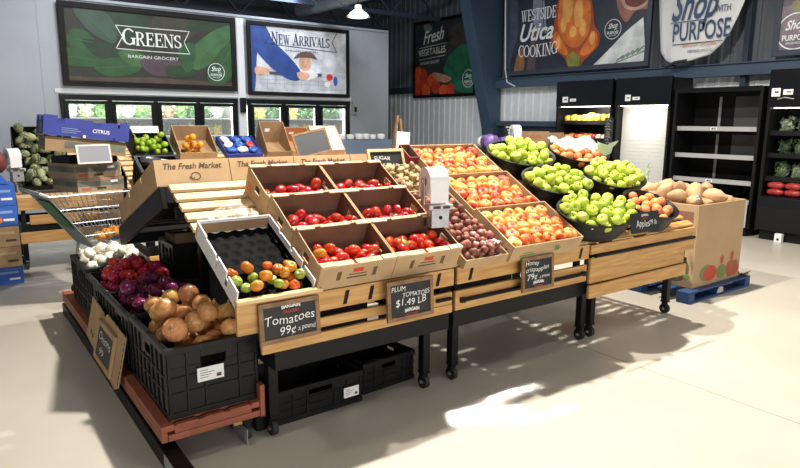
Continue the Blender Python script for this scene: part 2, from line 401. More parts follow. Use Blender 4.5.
# ------------------------------------------------------------------ hung from the roof
b = MB(ductm); D0, D1 = on(300, 10.5, 2, 3.74), on(356, -5, 2, 3.74); D0, D1 = D0+(D0-D1)*.0, D1+(D1-D0)*1.2; b.tube([D0, D0.lerp(D1, .5), D1], .13, 16)
for k in range(4):
    p = D0.lerp(D1, .15+.22*k); e = (D1-D0).normalized()*.02; b.tube([p-e, p+e], .142, 16)
t = thing('air_duct', 'round grey air duct hanging under the dark roof', 'duct')
b.build('duct_pipe', t, smooth=40)
b = MB(blackm)
for k in (.2, .7):
    p = D0.lerp(D1, k); b.tube([p+V((0, 0, .12)), p+V((0, 0, 5.0-p.z))], .012)
b.build('hanger_rod', t)
for nm, lab, (x, y, z) in (('pendant_lamp', 'white dome pendant lamp lit above the cooler wall corner', (5.72, 9.0, 3.25)),):
    t = thing(nm, lab, 'lamp', T(x, y, z))
    b = MB(white); b.lathe([(.155, 0), (.19, .0), (.19, .012), (.13, .07), (.06, .12), (.05, .19), (0.0, .2)], 24, closed=False); b.build('lamp_shade', t, smooth=40)
    b = MB(mat('lit_lamp_lens', (.9, .9, .85), .5, emit=(1, .95, .85), estr=6)); b.lathe([(0, .004), (.15, .006), (.15, .02), (0, .022)], 24, closed=False); b.build('lamp_lens', t)
    b = MB(blackm); b.tube([(0, 0, .19), (0, 0, 5-z)], .008); b.build('suspension_rod', t)
b = MB(darkblue)
for y in (10.9, 12.9):
    for z in (3.75, 4.4): b.bar((-5.9, y, z), (9.0, y, z), .06, .08)
    x = -5.5
    while x < 8.6:
        b.bar((x, y, 3.75), (x+.6, y, 4.4), .035, .035); b.bar((x+.6, y, 4.4), (x+1.2, y, 3.75), .035, .035); x += 1.2
    for x in (-5.9, 1.0, 8.9): b.box(x-.04, y-.04, 4.4, x+.04, y+.04, 5)
struct(b.build('trim_6'), 'dark steel roof trusses over the cooler room')
area('cooler_top_strip', (5.2, 10.75, 3.75), (5.2, 11.1, 3.3), .8, 7, (.75, .87, 1), size_y=.08)

# ------------------------------------------------------------------ banners
class Banner:
    def __init__(s, name, label, M, w, h, bord, fm=darkblue, depth=.04):
        s.M = M; s.Mi = M.inverted(); s.w = w; s.h = h; s.b = bord
        s.t = thing(name, label, 'banner', M)
        b = MB(fm)
        b.box(0, 0, .002, w, bord, depth); b.box(0, h-bord, .002, w, h, depth); b.box(0, bord, .002, bord, h-bord, depth); b.box(w-bord, bord, .002, w, h-bord, depth)
        b.build('frame', s.t, bevel=.004)
        s.p = MB(); s.n = 0; s.l = MB()
    def bg(s, mt): s.p.m(mt); s.p.box(s.b*.9, s.b*.9, .004, s.w-s.b*.9, s.h-s.b*.9, .012)
    def shape(s, pts, mt, smooth=5):
        if smooth: pts = smoothpoly(pts, smooth)
        pts = clip(pts, s.b, s.b, s.w-s.b, s.h-s.b)
        if len(pts) < 3: return
        s.n += 1; s.p.m(mt); s.p.poly(pts, .0135+s.n*.0005)
    def top(s): return .0145+s.n*.0005
    def line(s, pts, wd, mt, l=True):
        w = s.top(); q = s.l if l else s.p; q.m(mt)
        for a, c in zip(pts, pts[1:]): 
            d = V((c[0]-a[0], c[1]-a[1], 0)); d.normalize(); e = V((-d.y, d.x, 0))*wd/2
            q.poly([(a[0]+e.x-d.x*wd/2, a[1]+e.y-d.y*wd/2), (c[0]+e.x+d.x*wd/2, c[1]+e.y+d.y*wd/2), (c[0]-e.x+d.x*wd/2, c[1]-e.y+d.y*wd/2), (a[0]-e.x-d.x*wd/2, a[1]-e.y-d.y*wd/2)], w)
    def px(s, cx, cy, x0, y0, sc, ax, val):
        q = s.Mi @ on(cx/sc+x0, cy/sc+y0, ax, val); return (q.x, q.y)
    def done(s):
        s.p.build('printed_picture', s.t)
        if s.l.mats: s.l.build('lettering', s.t)
def pm(n, c): return mat('print_'+n, c, .45) if 'letter' in n else mat('print_'+n, c, .45, col2=tuple(min(1, x*1.5) for x in c), var=.1, scale=5, detail=6, ramp=(.38, .68))
def badge(B, c, r, mt):
    w = B.top(); B.l.m(mt)
    ring = ell(c[0], c[1], r, r, 28); ri = ell(c[0], c[1], r*.93, r*.93, 28)
    for i in range(28): B.l.poly([ring[i-1], ring[i], ri[i], ri[i-1]], w)
    put_text(B.l, mt, 'Shop', c[0], c[1]+r*.12, w, r*.7, r*1.1, .02, .35, 'CENTER', .06)
    put_text(B.l, mt, 'with', c[0]+r*.35, c[1]-r*.08, w, r*.22, None, .01, 0, 'CENTER')
    put_text(B.l, mt, 'PURPOSE', c[0], c[1]-r*.48, w, r*.42, r*1.35, .02, 0, 'CENTER')
    put_text(B.l, mt, 'BARGAIN GROCERY', c[0], c[1]-r*.68, w, r*.16, r*.9, .01, 0, 'CENTER')

# greens
M = frame((1.62, YB-.045, 2.09), (1, 0, 0), (0, 0, 1)); B = Banner('wall_banner', 'dark green leaf banner reading GREENS above the left cooler doors', M, 2.77, 1.25, .085, blackm)
g = lambda *L: [B.px(x, y, 50, 0, 2.58, 1, YB-.045) for x, y in L]
B.bg(pm('dark', (.018, .02, .016)))
G1, G2, G3, G4 = pm('leaf', (.016, .075, .024)), pm('deep_leaf', (.010, .035, .016)), pm('light_leaf', (.035, .115, .038)), pm('grey_leaf', (.036, .07, .052))
B.shape(g((40, 195), (120, 200), (260, 200), (475, 215), (475, 240), (40, 235)), pm('board', (.065, .045, .033)), 0)
B.shape(g((40, 212), (475, 224), (475, 229), (40, 217)), pm('board_gap', (.03, .02, .015)), 0)
for pts, m_ in (
    (((150, 20), (230, 30), (260, 70), (220, 110), (165, 100), (150, 60)), G2), (((270, 40), (340, 45), (380, 80), (330, 110), (270, 90)), pm('brown_leaf', (.035, .032, .025))),
    (((345, 75), (400, 35), (475, 40), (470, 70), (400, 80)), G2),
    (((55, 75), (90, 80), (115, 105), (105, 130), (60, 125), (42, 100)), G1), (((42, 125), (90, 128), (140, 150), (150, 165), (100, 172), (45, 165)), G1),
    (((85, 100), (140, 110), (185, 130), (190, 160), (130, 150), (95, 125)), G2), (((60, 18), (115, 18), (155, 45), (172, 85), (165, 112), (125, 98), (85, 65)), G4),
    (((110, 165), (150, 150), (205, 150), (235, 165), (225, 185), (170, 198), (130, 190)), G1), (((175, 135), (215, 130), (250, 150), (240, 172), (200, 165)), G3),
    (((230, 155), (290, 150), (345, 165), (310, 195), (260, 192)), pm('purple_leaf', (.065, .042, .06))), (((300, 170), (360, 175), (370, 195), (310, 200)), G2),
    (((350, 140), (385, 105), (430, 75), (470, 68), (465, 100), (430, 150), (385, 180), (360, 170)), G3), (((405, 190), (430, 140), (475, 105), (475, 180), (450, 215), (415, 215)), G1),
    (((330, 125), (360, 110), (375, 130), (365, 180), (345, 180)), G1)):
    B.shape(g(*pts), m_)
for pts in (((70, 25), (160, 105)), ((60, 100), (110, 110)), ((50, 145), (140, 160)), ((120, 175), (225, 170)), ((365, 165), (465, 75)), ((415, 205), (472, 120))): B.line(g(*pts), .008, pm('vein', (.06, .12, .06)), False)
wl = pm('white_letter', (.80, .82, .80))
w_ = B.top(); rb = g((168, 65), (262, 74), (358, 82), (345, 110), (360, 140), (262, 133), (170, 125), (186, 95), (168, 65))
B.line(rb, .012, wl)
c0 = g((265, 121))[0]; serif(B.l, wl, 'GREENS', c0[0], c0[1], w_, .215, .93, first=1.22)
c0 = g((268, 153))[0]; put_text(B.l, wl, 'BARGAIN GROCERY', c0[0], c0[1], w_, .07, .80, .0, 0, 'CENTER')
badge(B, g((428, 186))[0], .15, wl); B.done()

# new arrivals
M = frame((4.6, YB-.045, 2.035), (1, 0, 0), (0, 0, 1)); B = Banner('wall_banner', 'pale NEW ARRIVALS banner of a child in a cart above the right cooler doors', M, 2.13, 1.30, .07, blackm)
g = lambda *L: [B.px(x, y, 50, 0, 2.58, 1, YB-.045) for x, y in L]
B.bg(pm('pale', (.58, .61, .67)))
B.shape(g((515, 175), (765, 195), (765, 235), (515, 235)), pm('pale_shelf', (.48, .51, .57)), 0)
skin = pm('skin', (.62, .36, .25)); bl = pm('blue_sleeve', (.022, .06, .25)); gr = pm('grey_wire', (.30, .32, .36))
for k in range(9): B.line(g((560+k*22, 195), (560+k*22, 228)), .008, gr, False)
for y in (197, 208, 218): B.line(g((540, y-4), (745, y+4)), .008, gr, False)
B.shape(g((515, 62), (535, 95), (532, 160), (528, 232), (512, 232)), bl); B.shape(g((530, 172), (560, 176), (566, 186), (545, 194), (530, 190)), skin)
B.shape(g((565, 184), (640, 190), (700, 190), (700, 198), (640, 198), (565, 192)), pm('dark_bar', (.06, .07, .09)), 0)
B.shape(g((632, 196), (645, 180), (672, 180), (690, 196), (660, 207)), pm('white_baby_shirt', (.82, .83, .86)))
B.shape(ell(*g((657, 163))[0], .13, .15, 20), skin, 0); B.shape(g((628, 152), (640, 138), (657, 134), (676, 138), (688, 154), (670, 150), (645, 149)), pm('brown_hat', (.16, .09, .08)))
for x in (651, 664): B.shape(ell(*g((x, 160))[0], .011, .009, 8), pm('eye', (.05, .03, .03)), 0)
B.shape(ell(*g((657, 173))[0], .025, .010, 10), pm('lips', (.5, .15, .13)), 0)
B.shape(g((522, 62), (552, 66), (575, 105), (610, 140), (643, 180), (643, 206), (610, 203), (560, 165), (525, 118)), bl)
B.shape(g((636, 188), (655, 186), (668, 193), (664, 203), (645, 206)), skin)
B.shape(ell(*g((720, 200))[0], .07, .065), pm('red_toy', (.55, .03, .03)), 0); B.shape(ell(*g((735, 210))[0], .05, .09), pm('blue_toy', (.04, .10, .4)), 0); B.shape(ell(*g((714, 218))[0], .06, .05), pm('white_toy', (.8, .8, .8)), 0)
nv = pm('navy_letter', (.03, .04, .075)); w_ = B.top()
rb = g((553, 66), (650, 75), (740, 84), (726, 110), (738, 136), (650, 124), (553, 112), (566, 90), (553, 66)); B.line(rb, .012, nv)
c0 = g((647, 117))[0]; serif(B.l, nv, 'NEW ARRIVALS', c0[0], c0[1]-.01, w_, .175, 1.22, first=1.2, arc=.0)
c0 = g((650, 136))[0]; put_text(B.l, nv, 'BARGAIN GROCERY', c0[0], c0[1], w_, .055, .7, 0, 0, 'CENTER'); B.done()

# fresh vegetables, on the right wall
XW = 9.84
M = frame((XW, 12.87, 2.15), (0, -1, 0), (0, 0, 1)); B = Banner('wall_banner', 'dark banner reading Fresh Vegetables behind the leaning steel column', M, 2.3, 1.83, .07, blackm)
g = lambda *L: [B.px(x, y, 340, 0, 3.118, 0, XW) for x, y in L]
B.bg(pm('charcoal', (.03, .034, .04)))
B.shape(g((335, 130), (350, 85), (385, 70), (430, 90), (430, 130), (385, 150)), pm('dark_skin', (.06, .05, .045)))
B.shape(g((325, 215), (345, 170), (385, 140), (440, 140), (440, 275), (370, 285), (340, 250)), pm('green_shirt', (.02, .13, .07)))
for i, (x, y, r) in enumerate(((245, 225, 16), (262, 235, 18), (240, 255, 18), (262, 262, 20), (285, 250, 17), (240, 285, 20), (270, 285, 20), (300, 270, 20), (325, 285, 20), (345, 280, 18), (305, 245, 13), (350, 300, 14))):
    B.shape(ell(*g((x, y))[0], r*.0085, r*.0085), pm('red_veg' if i % 2 else 'orange_veg', (.50, .045, .02) if i % 2 else (.60, .09, .02)), 0)
B.shape(g((290, 228), (320, 230), (350, 245), (330, 258), (300, 248)), pm('hand', (.42, .22, .15)))
B.shape(g((262, 82), (280, 75), (290, 90), (275, 105)), pm('grey_leaf2', (.14, .16, .15)))
w_ = B.top()
put_text(B.l, wl, 'Fresh', *g((262, 140))[0], w_, .42, .78, .012, .35, 'LEFT', .10)
put_text(B.l, wl, 'VEGETABLES', *g((247, 178))[0], w_, .22, 1.03, .008, 0, 'LEFT', .04); B.line(g((250, 152), (335, 133)), .012, wl); B.line(g((250, 188), (330, 172)), .012, wl)
put_text(B.l, wl, 'BARGAIN GROCERY', *g((252, 204))[0], w_, .10, .75, 0, 0, 'LEFT', .03)
badge(B, g((402, 245))[0], .20, wl); B.done()

# westside utica cooking
XW = 9.70
M = frame((XW, 9.55, 2.52), (0, -1, 0), (0, 0, 1)); B = Banner('wall_banner', 'roast chicken banner reading WESTSIDE Utica COOKING over lit case', M, 3.32, 2.2, .085, mat('banner_frame_navy', (.045, .055, .085), .45))
g = lambda *L: [B.px(x, y, 490, 0, 4.706, 0, XW) for x, y in L]
B.bg(pm('night', (.025, .03, .05)))
B.shape(g((80, -120), (135, -120), (135, 150), (90, 320), (80, 340)), pm('slate_blue', (.05, .065, .11)), 0)
B.shape(g((620, -80), (760, -80), (760, 30), (690, 50), (640, 105), (600, 20)), pm('brown_plate', (.28, .12, .085)))
B.shape(ell(*g((690, -10))[0], .28, .2), pm('plate_rim', (.5, .3, .25)), 0); B.shape(ell(*g((692, -14))[0], .23, .16), pm('sauce', (.16, .03, .02)), 0)
B.shape(g((490, 305), (570, 225), (640, 150), (725, 80), (735, 300), (600, 312)), pm('white_cloth', (.62, .66, .70)), 0)
for k in range(5): B.line(g((600+k*24, 285-k*10), (628+k*24, 262-k*11)), .03, pm('rosemary', (.16, .25, .19)), False)
B.line(g((590, 298), (730, 240)), .02, pm('rosemary', (.16, .25, .19)), False)
st = pm('cutlery', (.22, .25, .33))
B.shape(g((215, -90), (245, -90), (248, 60), (255, 140), (230, 150), (205, 90)), st); B.line(g((255, 10), (265, 150)), .05, st, False)
B.shape(g((115, 340), (135, 250), (160, 230), (165, 300), (150, 345)), pm('wood_spoon', (.24, .12, .06)))
B.shape(g((170, 345), (200, 150), (225, 150), (215, 340)), pm('dark_handle', (.09, .06, .07)), 0)
ck = pm('roast', (.62, .17, .03)); ck2 = pm('roast_dark', (.34, .065, .018)); ck3 = pm('roast_light', (.82, .36, .10))
B.shape(g((310, 60), (325, 0), (345, -60), (400, -90), (455, -60), (480, 0), (490, 60), (496, 120), (520, 160), (515, 210), (480, 250), (440, 290), (425, 318), (375, 318), (350, 270), (310, 235), (290, 190), (290, 150), (305, 110)), ck2)
B.shape(g((325, 50), (340, -20), (400, -60), (460, -20), (478, 60), (470, 140), (440, 200), (400, 225), (355, 200), (325, 130)), ck)
B.shape(g((300, 175), (320, 150), (345, 190), (370, 250), (350, 258), (315, 228)), ck); B.shape(g((510, 175), (490, 145), (455, 195), (425, 250), (450, 262), (495, 225)), ck)
for x, y, a, c in ((370, 30, .12, .3), (420, 60, .10, .26), (350, 110, .07, .17), (440, 130, .07, .16), (485, 180, .06, .12), (325, 200, .05, .12), (395, 150, .08, .1)): B.shape(ell(*g((x, y))[0], a, c), ck3, 0)
for k in range(7): B.line(g((375+k*7, 308), (368+k*9, 245+abs(k-3)*7)), .028, pm('herb', (.16, .30, .06)), False)
w_ = B.top(); ww = pm('cool_white_letter', (.85, .88, .92))
a0 = g((150, 112))[0]; a1 = g((315, 100))[0]; serif(B.l, ww, 'WESTSIDE', a0[0], a0[1]+.02, w_, .22, a1[0]-a0[0], 'LEFT')
a0 = g((145, 205))[0]; put_text(B.l, ww, 'Utica', a0[0], a0[1]+.03, w_, .47, g((300, 200))[0][0]-a0[0], .02, .35, 'LEFT')
a0 = g((137, 272))[0]; serif(B.l, ww, 'COOKING', a0[0], a0[1]+.01, w_, .24, g((320, 250))[0][0]-a0[0], 'LEFT', arc=-.03)
badge(B, g((582, 138))[0], .17, ww); B.done()
b = MB(mat('light_pipe', (.8, .85, .9), .3)); b.tube([B.Mi @ (on(505.6, 0, 0, XW-.06)), B.Mi @ on(505.3, 70, 0, XW-.06), B.Mi @ on(507, 82, 0, XW-.06), B.Mi @ on(515, 86.5, 0, XW-.06)], .014, 8); b.build('light_pipe', B.t, smooth=60)

# shop with purpose, a slung cloth
t = thing('hanging_banner', 'white slung cloth banner reading Shop with PURPOSE tied at its bottom', 'banner', frame((9.5, 6.0, 2.3), (0, -1, 0), (0, 0, 1)))
Mi = t.matrix_world.inverted(); X2 = 9.5
def q2(x, y):
    p = Mi @ on(640+x/4.98, y/4.98, 0, X2); return (p.x, p.y)
Lf = [(95, -200), (97, 0), (100, 100), (102, 200), (103, 260), (125, 300), (160, 322)]; Rt = [(620, -200), (525, 0), (490, 80), (455, 150), (410, 215), (350, 272), (250, 305)]
b = MB(mat('white_cloth_banner', (.74, .77, .80), .75)); NX = 18; rows = []
for k in range(len(Lf)-1):
    for j in range(4):
        f = j/4; l = (Lf[k][0]+(Lf[k+1][0]-Lf[k][0])*f, Lf[k][1]+(Lf[k+1][1]-Lf[k][1])*f); r = (Rt[k][0]+(Rt[k+1][0]-Rt[k][0])*f, Rt[k][1]+(Rt[k+1][1]-Rt[k][1])*f)
        rows.append((q2(*l), q2(*r)))
rows.append((q2(*Lf[-1]), q2(*Rt[-1])))
vs = []
for i, (l, r) in enumerate(rows):
    for j in range(NX+1):
        f = j/NX; bul = .05*math.sin(f*math.pi)+.012*math.sin(f*19+i*.2)*(1 if f < .2 or f > .85 else .2)
        vs.append((l[0]+(r[0]-l[0])*f, l[1]+(r[1]-l[1])*f, bul))
n1 = NX+1; b.add(vs, [(i*n1+j, (i+1)*n1+j, (i+1)*n1+j+1, i*n1+j+1) for i in range(len(rows)-1) for j in range(NX)])
o = b.build('cloth', t, smooth=True); md = o.modifiers.new('thick', 'SOLIDIFY'); md.thickness = .006; md.offset = -1
l_ = MB(); nv2 = pm('navy_ink', (.035, .06, .14)); W3 = .066
def tq(s, x0, y0, x1, size, bold, shear, mt):
    a = q2(x0, y0); c = q2(x1, y0); put_text(l_, mt, s, a[0], a[1], W3, size, c[0]-a[0], bold, shear, 'LEFT')
tq('Shop', 168, 108, 395, .62, .018, .4, nv2); tq('WITH', 385, 62, 462, .13, .012, 0, nv2); tq('PURPOSE', 172, 210, 455, .38, .014, 0, nv2)
l_.m(nv2)
for (x0, y0, x1, y1) in ((165, 115, 335, 80), (172, 222, 420, 165)):
    a, c = q2(x0, y0+6), q2(x1, y0+6); l_.box(a[0], a[1], W3-.004, c[0], a[1]+.012, W3)
tq('- BARGAIN GROCERY', 212, 240, 392, .09, .004, 0, pm('orange_ink', (.55, .25, .10))); tq('WESTSIDE UTICA NY', 245, 266, 372, .06, .004, 0, nv2)
l_.build('lettering', t)
b = MB(mat('dark_cord', (.03, .03, .04), .8)); k0 = q2(150, 318); b.tube([(k0[0]-.12, k0[1]-.01, .03), (k0[0]-.02, k0[1]-.05, .05), (k0[0]+.1, k0[1]+.01, .06), (k0[0]+.3, k0[1]+.03, .05)], .022, 8); b.tube([(k0[0], k0[1]-.02, .04), (k0[0]+.02, k0[1]-.03, -.15)], .012, 6); b.build('tie', t, smooth=60)

# last banner at the right edge
XW = 9.70
M = frame((XW, 4.30, 2.52), (0, -1, 0), (0, 0, 1)); B = Banner('wall_banner', 'dim mauve banner with white Shop with Purpose badge at the right edge', M, 2.2, 1.9, .08, mat('banner_frame_navy', (.045, .055, .085), .45))
g = lambda *L: [B.px(x, y, 640, 0, 4.98, 0, XW) for x, y in L]
B.bg(pm('mauve', (.14, .12, .16)))
B.shape(g((690, 60), (740, 30), (800, 40), (830, 120), (760, 200), (700, 180)), pm('mauve_light', (.22, .18, .22))); B.shape(g((760, 20), (800, 0), (850, 40), (820, 90), (780, 60)), pm('olive', (.20, .20, .10)))
badge(B, g((778, 155))[0], .25, ww); B.done()
# ------------------------------------------------------------------ shared shapes
def sphere_lump(mb, rx, ry, rz, amp=.0, sc=3., seed=0, nu=12, nv=8, at=(0, 0, 0), pinch=0.):
    vs = []; fs = []
    for i in range(nv+1):
        ph = -math.pi/2+math.pi*i/nv
        for j in range(nu):
            th = 2*math.pi*j/nu; d = V((math.cos(ph)*math.cos(th), math.cos(ph)*math.sin(th), math.sin(ph)))
            k = 1+(amp*noise.noise(d*sc+V((seed*3.1, seed*1.7, seed))) if amp else 0)
            z = d.z*rz*k; q = 1-pinch*d.z
            vs.append((at[0]+d.x*rx*k*q, at[1]+d.y*ry*k*q, at[2]+z))
    for i in range(nv):
        for j in range(nu): fs.append((i*nu+j, i*nu+(j+1) % nu, (i+1)*nu+(j+1) % nu, (i+1)*nu+j))
    mb.add(vs, fs)
    bmesh.ops.remove_doubles(mb.bm, verts=mb.bm.verts, dist=1e-5)
def obj_from(me, name, M, parent=None):
    o = bpy.data.objects.new(name, me); COL.objects.link(o)
    if parent: o.parent = parent
    else: o.matrix_world = M
    return o
def pillow(mb, w, d, h, seed, nu=8, nv=5):
    # a soft filled bag standing on z=0
    vs = []; fs = []
    for i in range(nv+1):
        t = i/nv
        for j in range(nu):
            a = 2*math.pi*j/nu; k = (1-abs(2*t-1)**3*.55)*(1+.12*noise.noise(V((math.cos(a)*2+seed, math.sin(a)*2, t*3))))
            ex = .6; cx = math.copysign(abs(math.cos(a))**ex, math.cos(a)); cy = math.copysign(abs(math.sin(a))**ex, math.sin(a))
            vs.append((cx*w/2*k, cy*d/2*k, h*t))
    for i in range(nv):
        for j in range(nu): fs.append((i*nu+j, i*nu+(j+1) % nu, (i+1)*nu+(j+1) % nu, (i+1)*nu+j))
    fs.append(tuple(range(nu))[::-1]); fs.append(tuple(range(nv*nu, nv*nu+nu))); mb.add(vs, fs)

def leafy(mb, w, d, h, seed, n=46):
    # a loose bunch of leaves filling a block that stands on z=0
    r = random.Random(seed); pillow(mb, w*.7, d*.7, h*.75, seed)
    for k in range(n):
        c = V((r.uniform(-w, w)*.42, r.uniform(-d, d)*.42, h*r.uniform(.12, .88))); a = V((r.gauss(0, 1), r.gauss(0, 1), r.gauss(0, .8))).normalized(); q = a.cross(V((r.gauss(0, 1), r.gauss(0, 1), r.gauss(0, 1)))).normalized()
        L_ = h*r.uniform(.14, .26); W_ = L_*.5; e = a.cross(q)*L_*.2
        mb.add([V((min(max(u.x, -w*.5), w*.5), min(max(u.y, -d*.5), d*.5), min(max(u.z, .004), h))) for u in (c-a*L_, c+q*W_+e, c+a*L_, c-q*W_+e, c)], [(0, 1, 4), (1, 2, 4), (2, 3, 4), (3, 0, 4)])
# ------------------------------------------------------------------ reach-in coolers in the back wall
inside = mat('cooler_inside_white', (.50, .56, .52), .6)
tube_m = mat('cooler_light_tube', (.9, .95, 1), .5, emit=(.95, 1, .93), estr=5)
bagm = [mat('bag_'+n, c, .35, var=.45, scale=22) for n, c in (('pale_green', (.52, .66, .36)), ('green', (.16, .36, .08)), ('white', (.76, .80, .72)), ('yellow', (.75, .58, .10)), ('deep_green', (.06, .17, .05)), ('brown', (.36, .26, .13)))]
bag_me = []
for k, m_ in enumerate(bagm):
    for s in range(2):
        b = MB(m_); leafy(b, .22+.04*s, .15, .2+.05*s, k*2+s); bag_me.append(b.mesh('produce_bag'))
def cooler(x0, x1, n, side, seed):
    rnd = random.Random(seed); w = x1-x0; zt = 1.95
    t = thing('reach_in_cooler', '%s black framed lit cooler with %s glass doors in the back wall' % (side, n), 'cooler', T(x0, YB, 0))
    b = MB(inside); b.box(0, .72, .24, w, .76, zt); b.box(0, .105, .24, .03, .72, zt); b.box(w-.03, .105, .24, w, .72, zt); b.box(0.03, .105, .24, w-.03, .72, .28); b.box(.03, .105, zt-.04, w-.03, .72, zt); b.build('cabinet', t)
    b = MB(blackgl); b.box(-.0, -.05, 1.88, w, -.002, zt+.015); b.box(0, -.05, .22, w, -.002, .34)
    dw = w/n
    for k in range(n+1): 
        x = min(max(k*dw, .04), w-.04); b.box(x-.035, -.045, .34, x+.035, -.002, 1.88)
    b.build('door_frame', t, bevel=.004)
    for k in range(n):
        a, c = k*dw+.05, (k+1)*dw-.05
        if k == 0: a += .03
        if k == n-1: c -= .03
        d = MB(blackgl)
        d.box(a-.022, -.07, .36, a+.035, -.052, 1.87); d.box(c-.035, -.07, .36, c+.022, -.052, 1.87); d.box(a+.035, -.07, .36, c-.035, -.052, .42); d.box(a+.035, -.07, 1.82, c-.035, -.052, 1.87)
        dd = d.build('door', t)
        d = MB(glass); d.box(a+.034, -.063, .42, c-.034, -.058, 1.82); d.build('glass_pane', dd)
        d = MB(galv); d.tube([(c-.02, -.071, .9), (c-.02, -.105, .92), (c-.02, -.105, 1.28), (c-.02, -.071, 1.30)], .009); d.build('handle', dd, smooth=60)
    for z in (.68, 1.0, 1.30, 1.60):
        b = MB(white); b.box(.03, .16, z, w-.03, .715, z+.015); b.box(.03, .152, z-.004, w-.03, .16, z+.017); b.build('shelf', t)
    b = MB(tube_m)
    for k in range(n+1):
        x = min(max(k*dw, .06), w-.06); b.tube([(x, .125, .4), (x, .125, 1.85)], .012)
    b.build('light_tube', t)
    area('cooler_light', (x0+w/2, YB+.14, 1.88), (x0+w/2, YB+.6, .9), w*.9, 24 if side == 'left' else 15, (.97, 1, .93), size_y=.06)
    lab = 'bagged greens and vegetables standing on the shelves of the %s cooler' % side
    for z in (.68, 1.0, 1.30, 1.60):
        x = .19
        while x < w-.20:
            i = rnd.choice((0, 0, 1, 1, 1, 2, 2, 3, 4, 5)) if not (side == 'right' and z > 1.4) else rnd.choice((0, 1, 1, 4, 4, 3, 2))
            for yy in (.27, .52):
                o = obj_from(bag_me[i*2+rnd.randint(0, 1)], 'produce_bag', T(x0+x, YB+yy, z+.0155) @ RZ(rnd.uniform(-.3, .3)) @ Matrix.Scale(rnd.uniform(.85, 1.05), 4))
                tag(o, lab, 'bag', 'bags in the %s cooler' % side)
            x += rnd.uniform(.19, .24)
cooler(1.55, 4.40, 4, 'left', 3); cooler(4.58, 6.76, 3, 'right', 5)
for x, nm in ((4.49, 'small black box fixed to the white post between the coolers'), (6.86, 'small grey box fixed right of the right cooler')):
    b = MB(blackm if x < 5 else galv); b.box(x-.05, YB-.09, 1.72, x+.05, YB-.032 if x < 5 else YB-.001, 1.98); b.m(blackm); b.box(x-.03, YB-.094, 1.76, x+.03, YB-.09, 1.86); tag(b.build('control_box', bevel=.006), nm, 'control box')

# ------------------------------------------------------------------ black cases along the right wall
XF = 9.1
def tagcard(b, y, z, w=.09, h=.055, x=XF-.012):
    b.m(paper); b.box(x-.004, y-w/2, z-h/2, x, y+w/2, z+h/2); b.m(ink); b.box(x-.0052, y-w*.3, z-h*.1, x-.004, y+w*.15, z+h*.12)
def wallcase(y0, y1, label, shelves, hz=(1.86, 2.3), back=blackm, shelf_x=9.22, base_z=.5, lip=blackm, lit=None, top=True, left=True):
    t = thing('merchandiser', label, 'display case', T(0, 0, 0)); t.location = (XF, y0, 0)
    def bb(mt, x0, ya, z0, x1, yb, z1, nm, bev=.0, **k):
        b = MB(mt); b.box(x0-XF, ya-y0, z0, x1-XF, yb-y0, z1); return b.build(nm, t, bevel=bev)
    bb(back, 9.66, y0+.04, .12, 9.70, y1-.04, hz[1]-.02, 'back_panel')
    for ya in (y0, y1-.04): bb(blackm, XF+.02, ya, .12, 9.70, ya+.04, hz[1]-.02, 'side_panel')
    if top: bb(blackgl, XF, y0, hz[0], XF+.06, y1, hz[1], 'header', .008)
    bb(blackm, XF+.061, y0+.041, hz[1]-.06, 9.655, y1-.041, hz[1]-.02, 'top_panel')
    b = MB(blackgl); b.prism([(XF-.02-XF, .14), (9.655-XF, .14), (9.655-XF, base_z-.08), (.10, base_z-.08), (.05, base_z), (-.02, base_z-.03), (-.05, base_z-.2)], 0.041, y1-y0-.041, 'x') if False else b.prism([(-.02, .14), (.555, .14), (.555, base_z-.10), (.12, base_z-.10), (.06, base_z), (-.02, base_z-.02), (-.05, base_z-.16)], -.041, -(y1-y0-.041), 'y'); b.build('base', t, bevel=.01)
    b = MB(blackm); b.box(.05, .06, 0, .5, y1-y0-.06, .138); b.build('kick_plate', t)
    for z in shelves:
        b = MB(blackm); b.box(shelf_x-XF, .042, z-.02, .555, y1-y0-.042, z); s_ = b.build('shelf', t)
        b = MB(lip); b.box(shelf_x-XF-.012, .042, z-.03, shelf_x-XF-.001, y1-y0-.042, z+.035); b.build('price_rail', s_)
    if lit:
        b = MB(mat('case_light_tube', (1, .95, .85), .5, emit=(1, .93, .78), estr=9)); b.tube([(.09, .06, hz[0]+.0), (.09, y1-y0-.06, hz[0]+.0)], .012); b.build('light_tube', t)
        area('case_light', (XF+.10, (y0+y1)/2, hz[0]-.02), (9.55, (y0+y1)/2, .9), .05, lit, (1, .94, .82), size_y=(y1-y0)*.9)
    return t
caseA = wallcase(6.48, 7.66, 'lit black wall case of yellow, orange and white produce under the chicken banner', (1.58, 1.28, .98, .68), lit=14, shelf_x=9.24)
b = MB(); tagcard(b, 7.45-6.48, 1.98, .12, .10, -.002); tagcard(b, 7.28-6.48, 1.97, .13, .05, -.002); b.build('price_label', caseA)
caseB = wallcase(5.44, 6.42, 'black wall case with a closed white slatted roll blind lit from above', (), lit=9)
b = MB(mat('white_roll_blind', (.66, .66, .64), .55))
z = .52
while z < 1.88: b.box(.17, .045, z, .185, .93, z+.055); b.box(.176, .045, z+.055, .185, .93, z+.06); z += .06
b.build('roll_blind', caseB)
b = MB(); tagcard(b, 6.18-5.44, 1.98, .10, .10, -.002); tagcard(b, 6.03-5.44, 1.97, .13, .05, -.002); b.build('price_label', caseB)
b = MB(slate); b.box(9.07, 6.425, 1.20, 9.085, 6.55, 1.66); t = thing('chalkboard_strip', 'narrow upright chalkboard strip hung between the lit case and the white blind', 'sign', T(9.07, 6.42, 1.2))
b = MB(slate); b.box(-.01, 0, 0, .022, .14, .46); b.build('board', t)
b = MB(chalk)
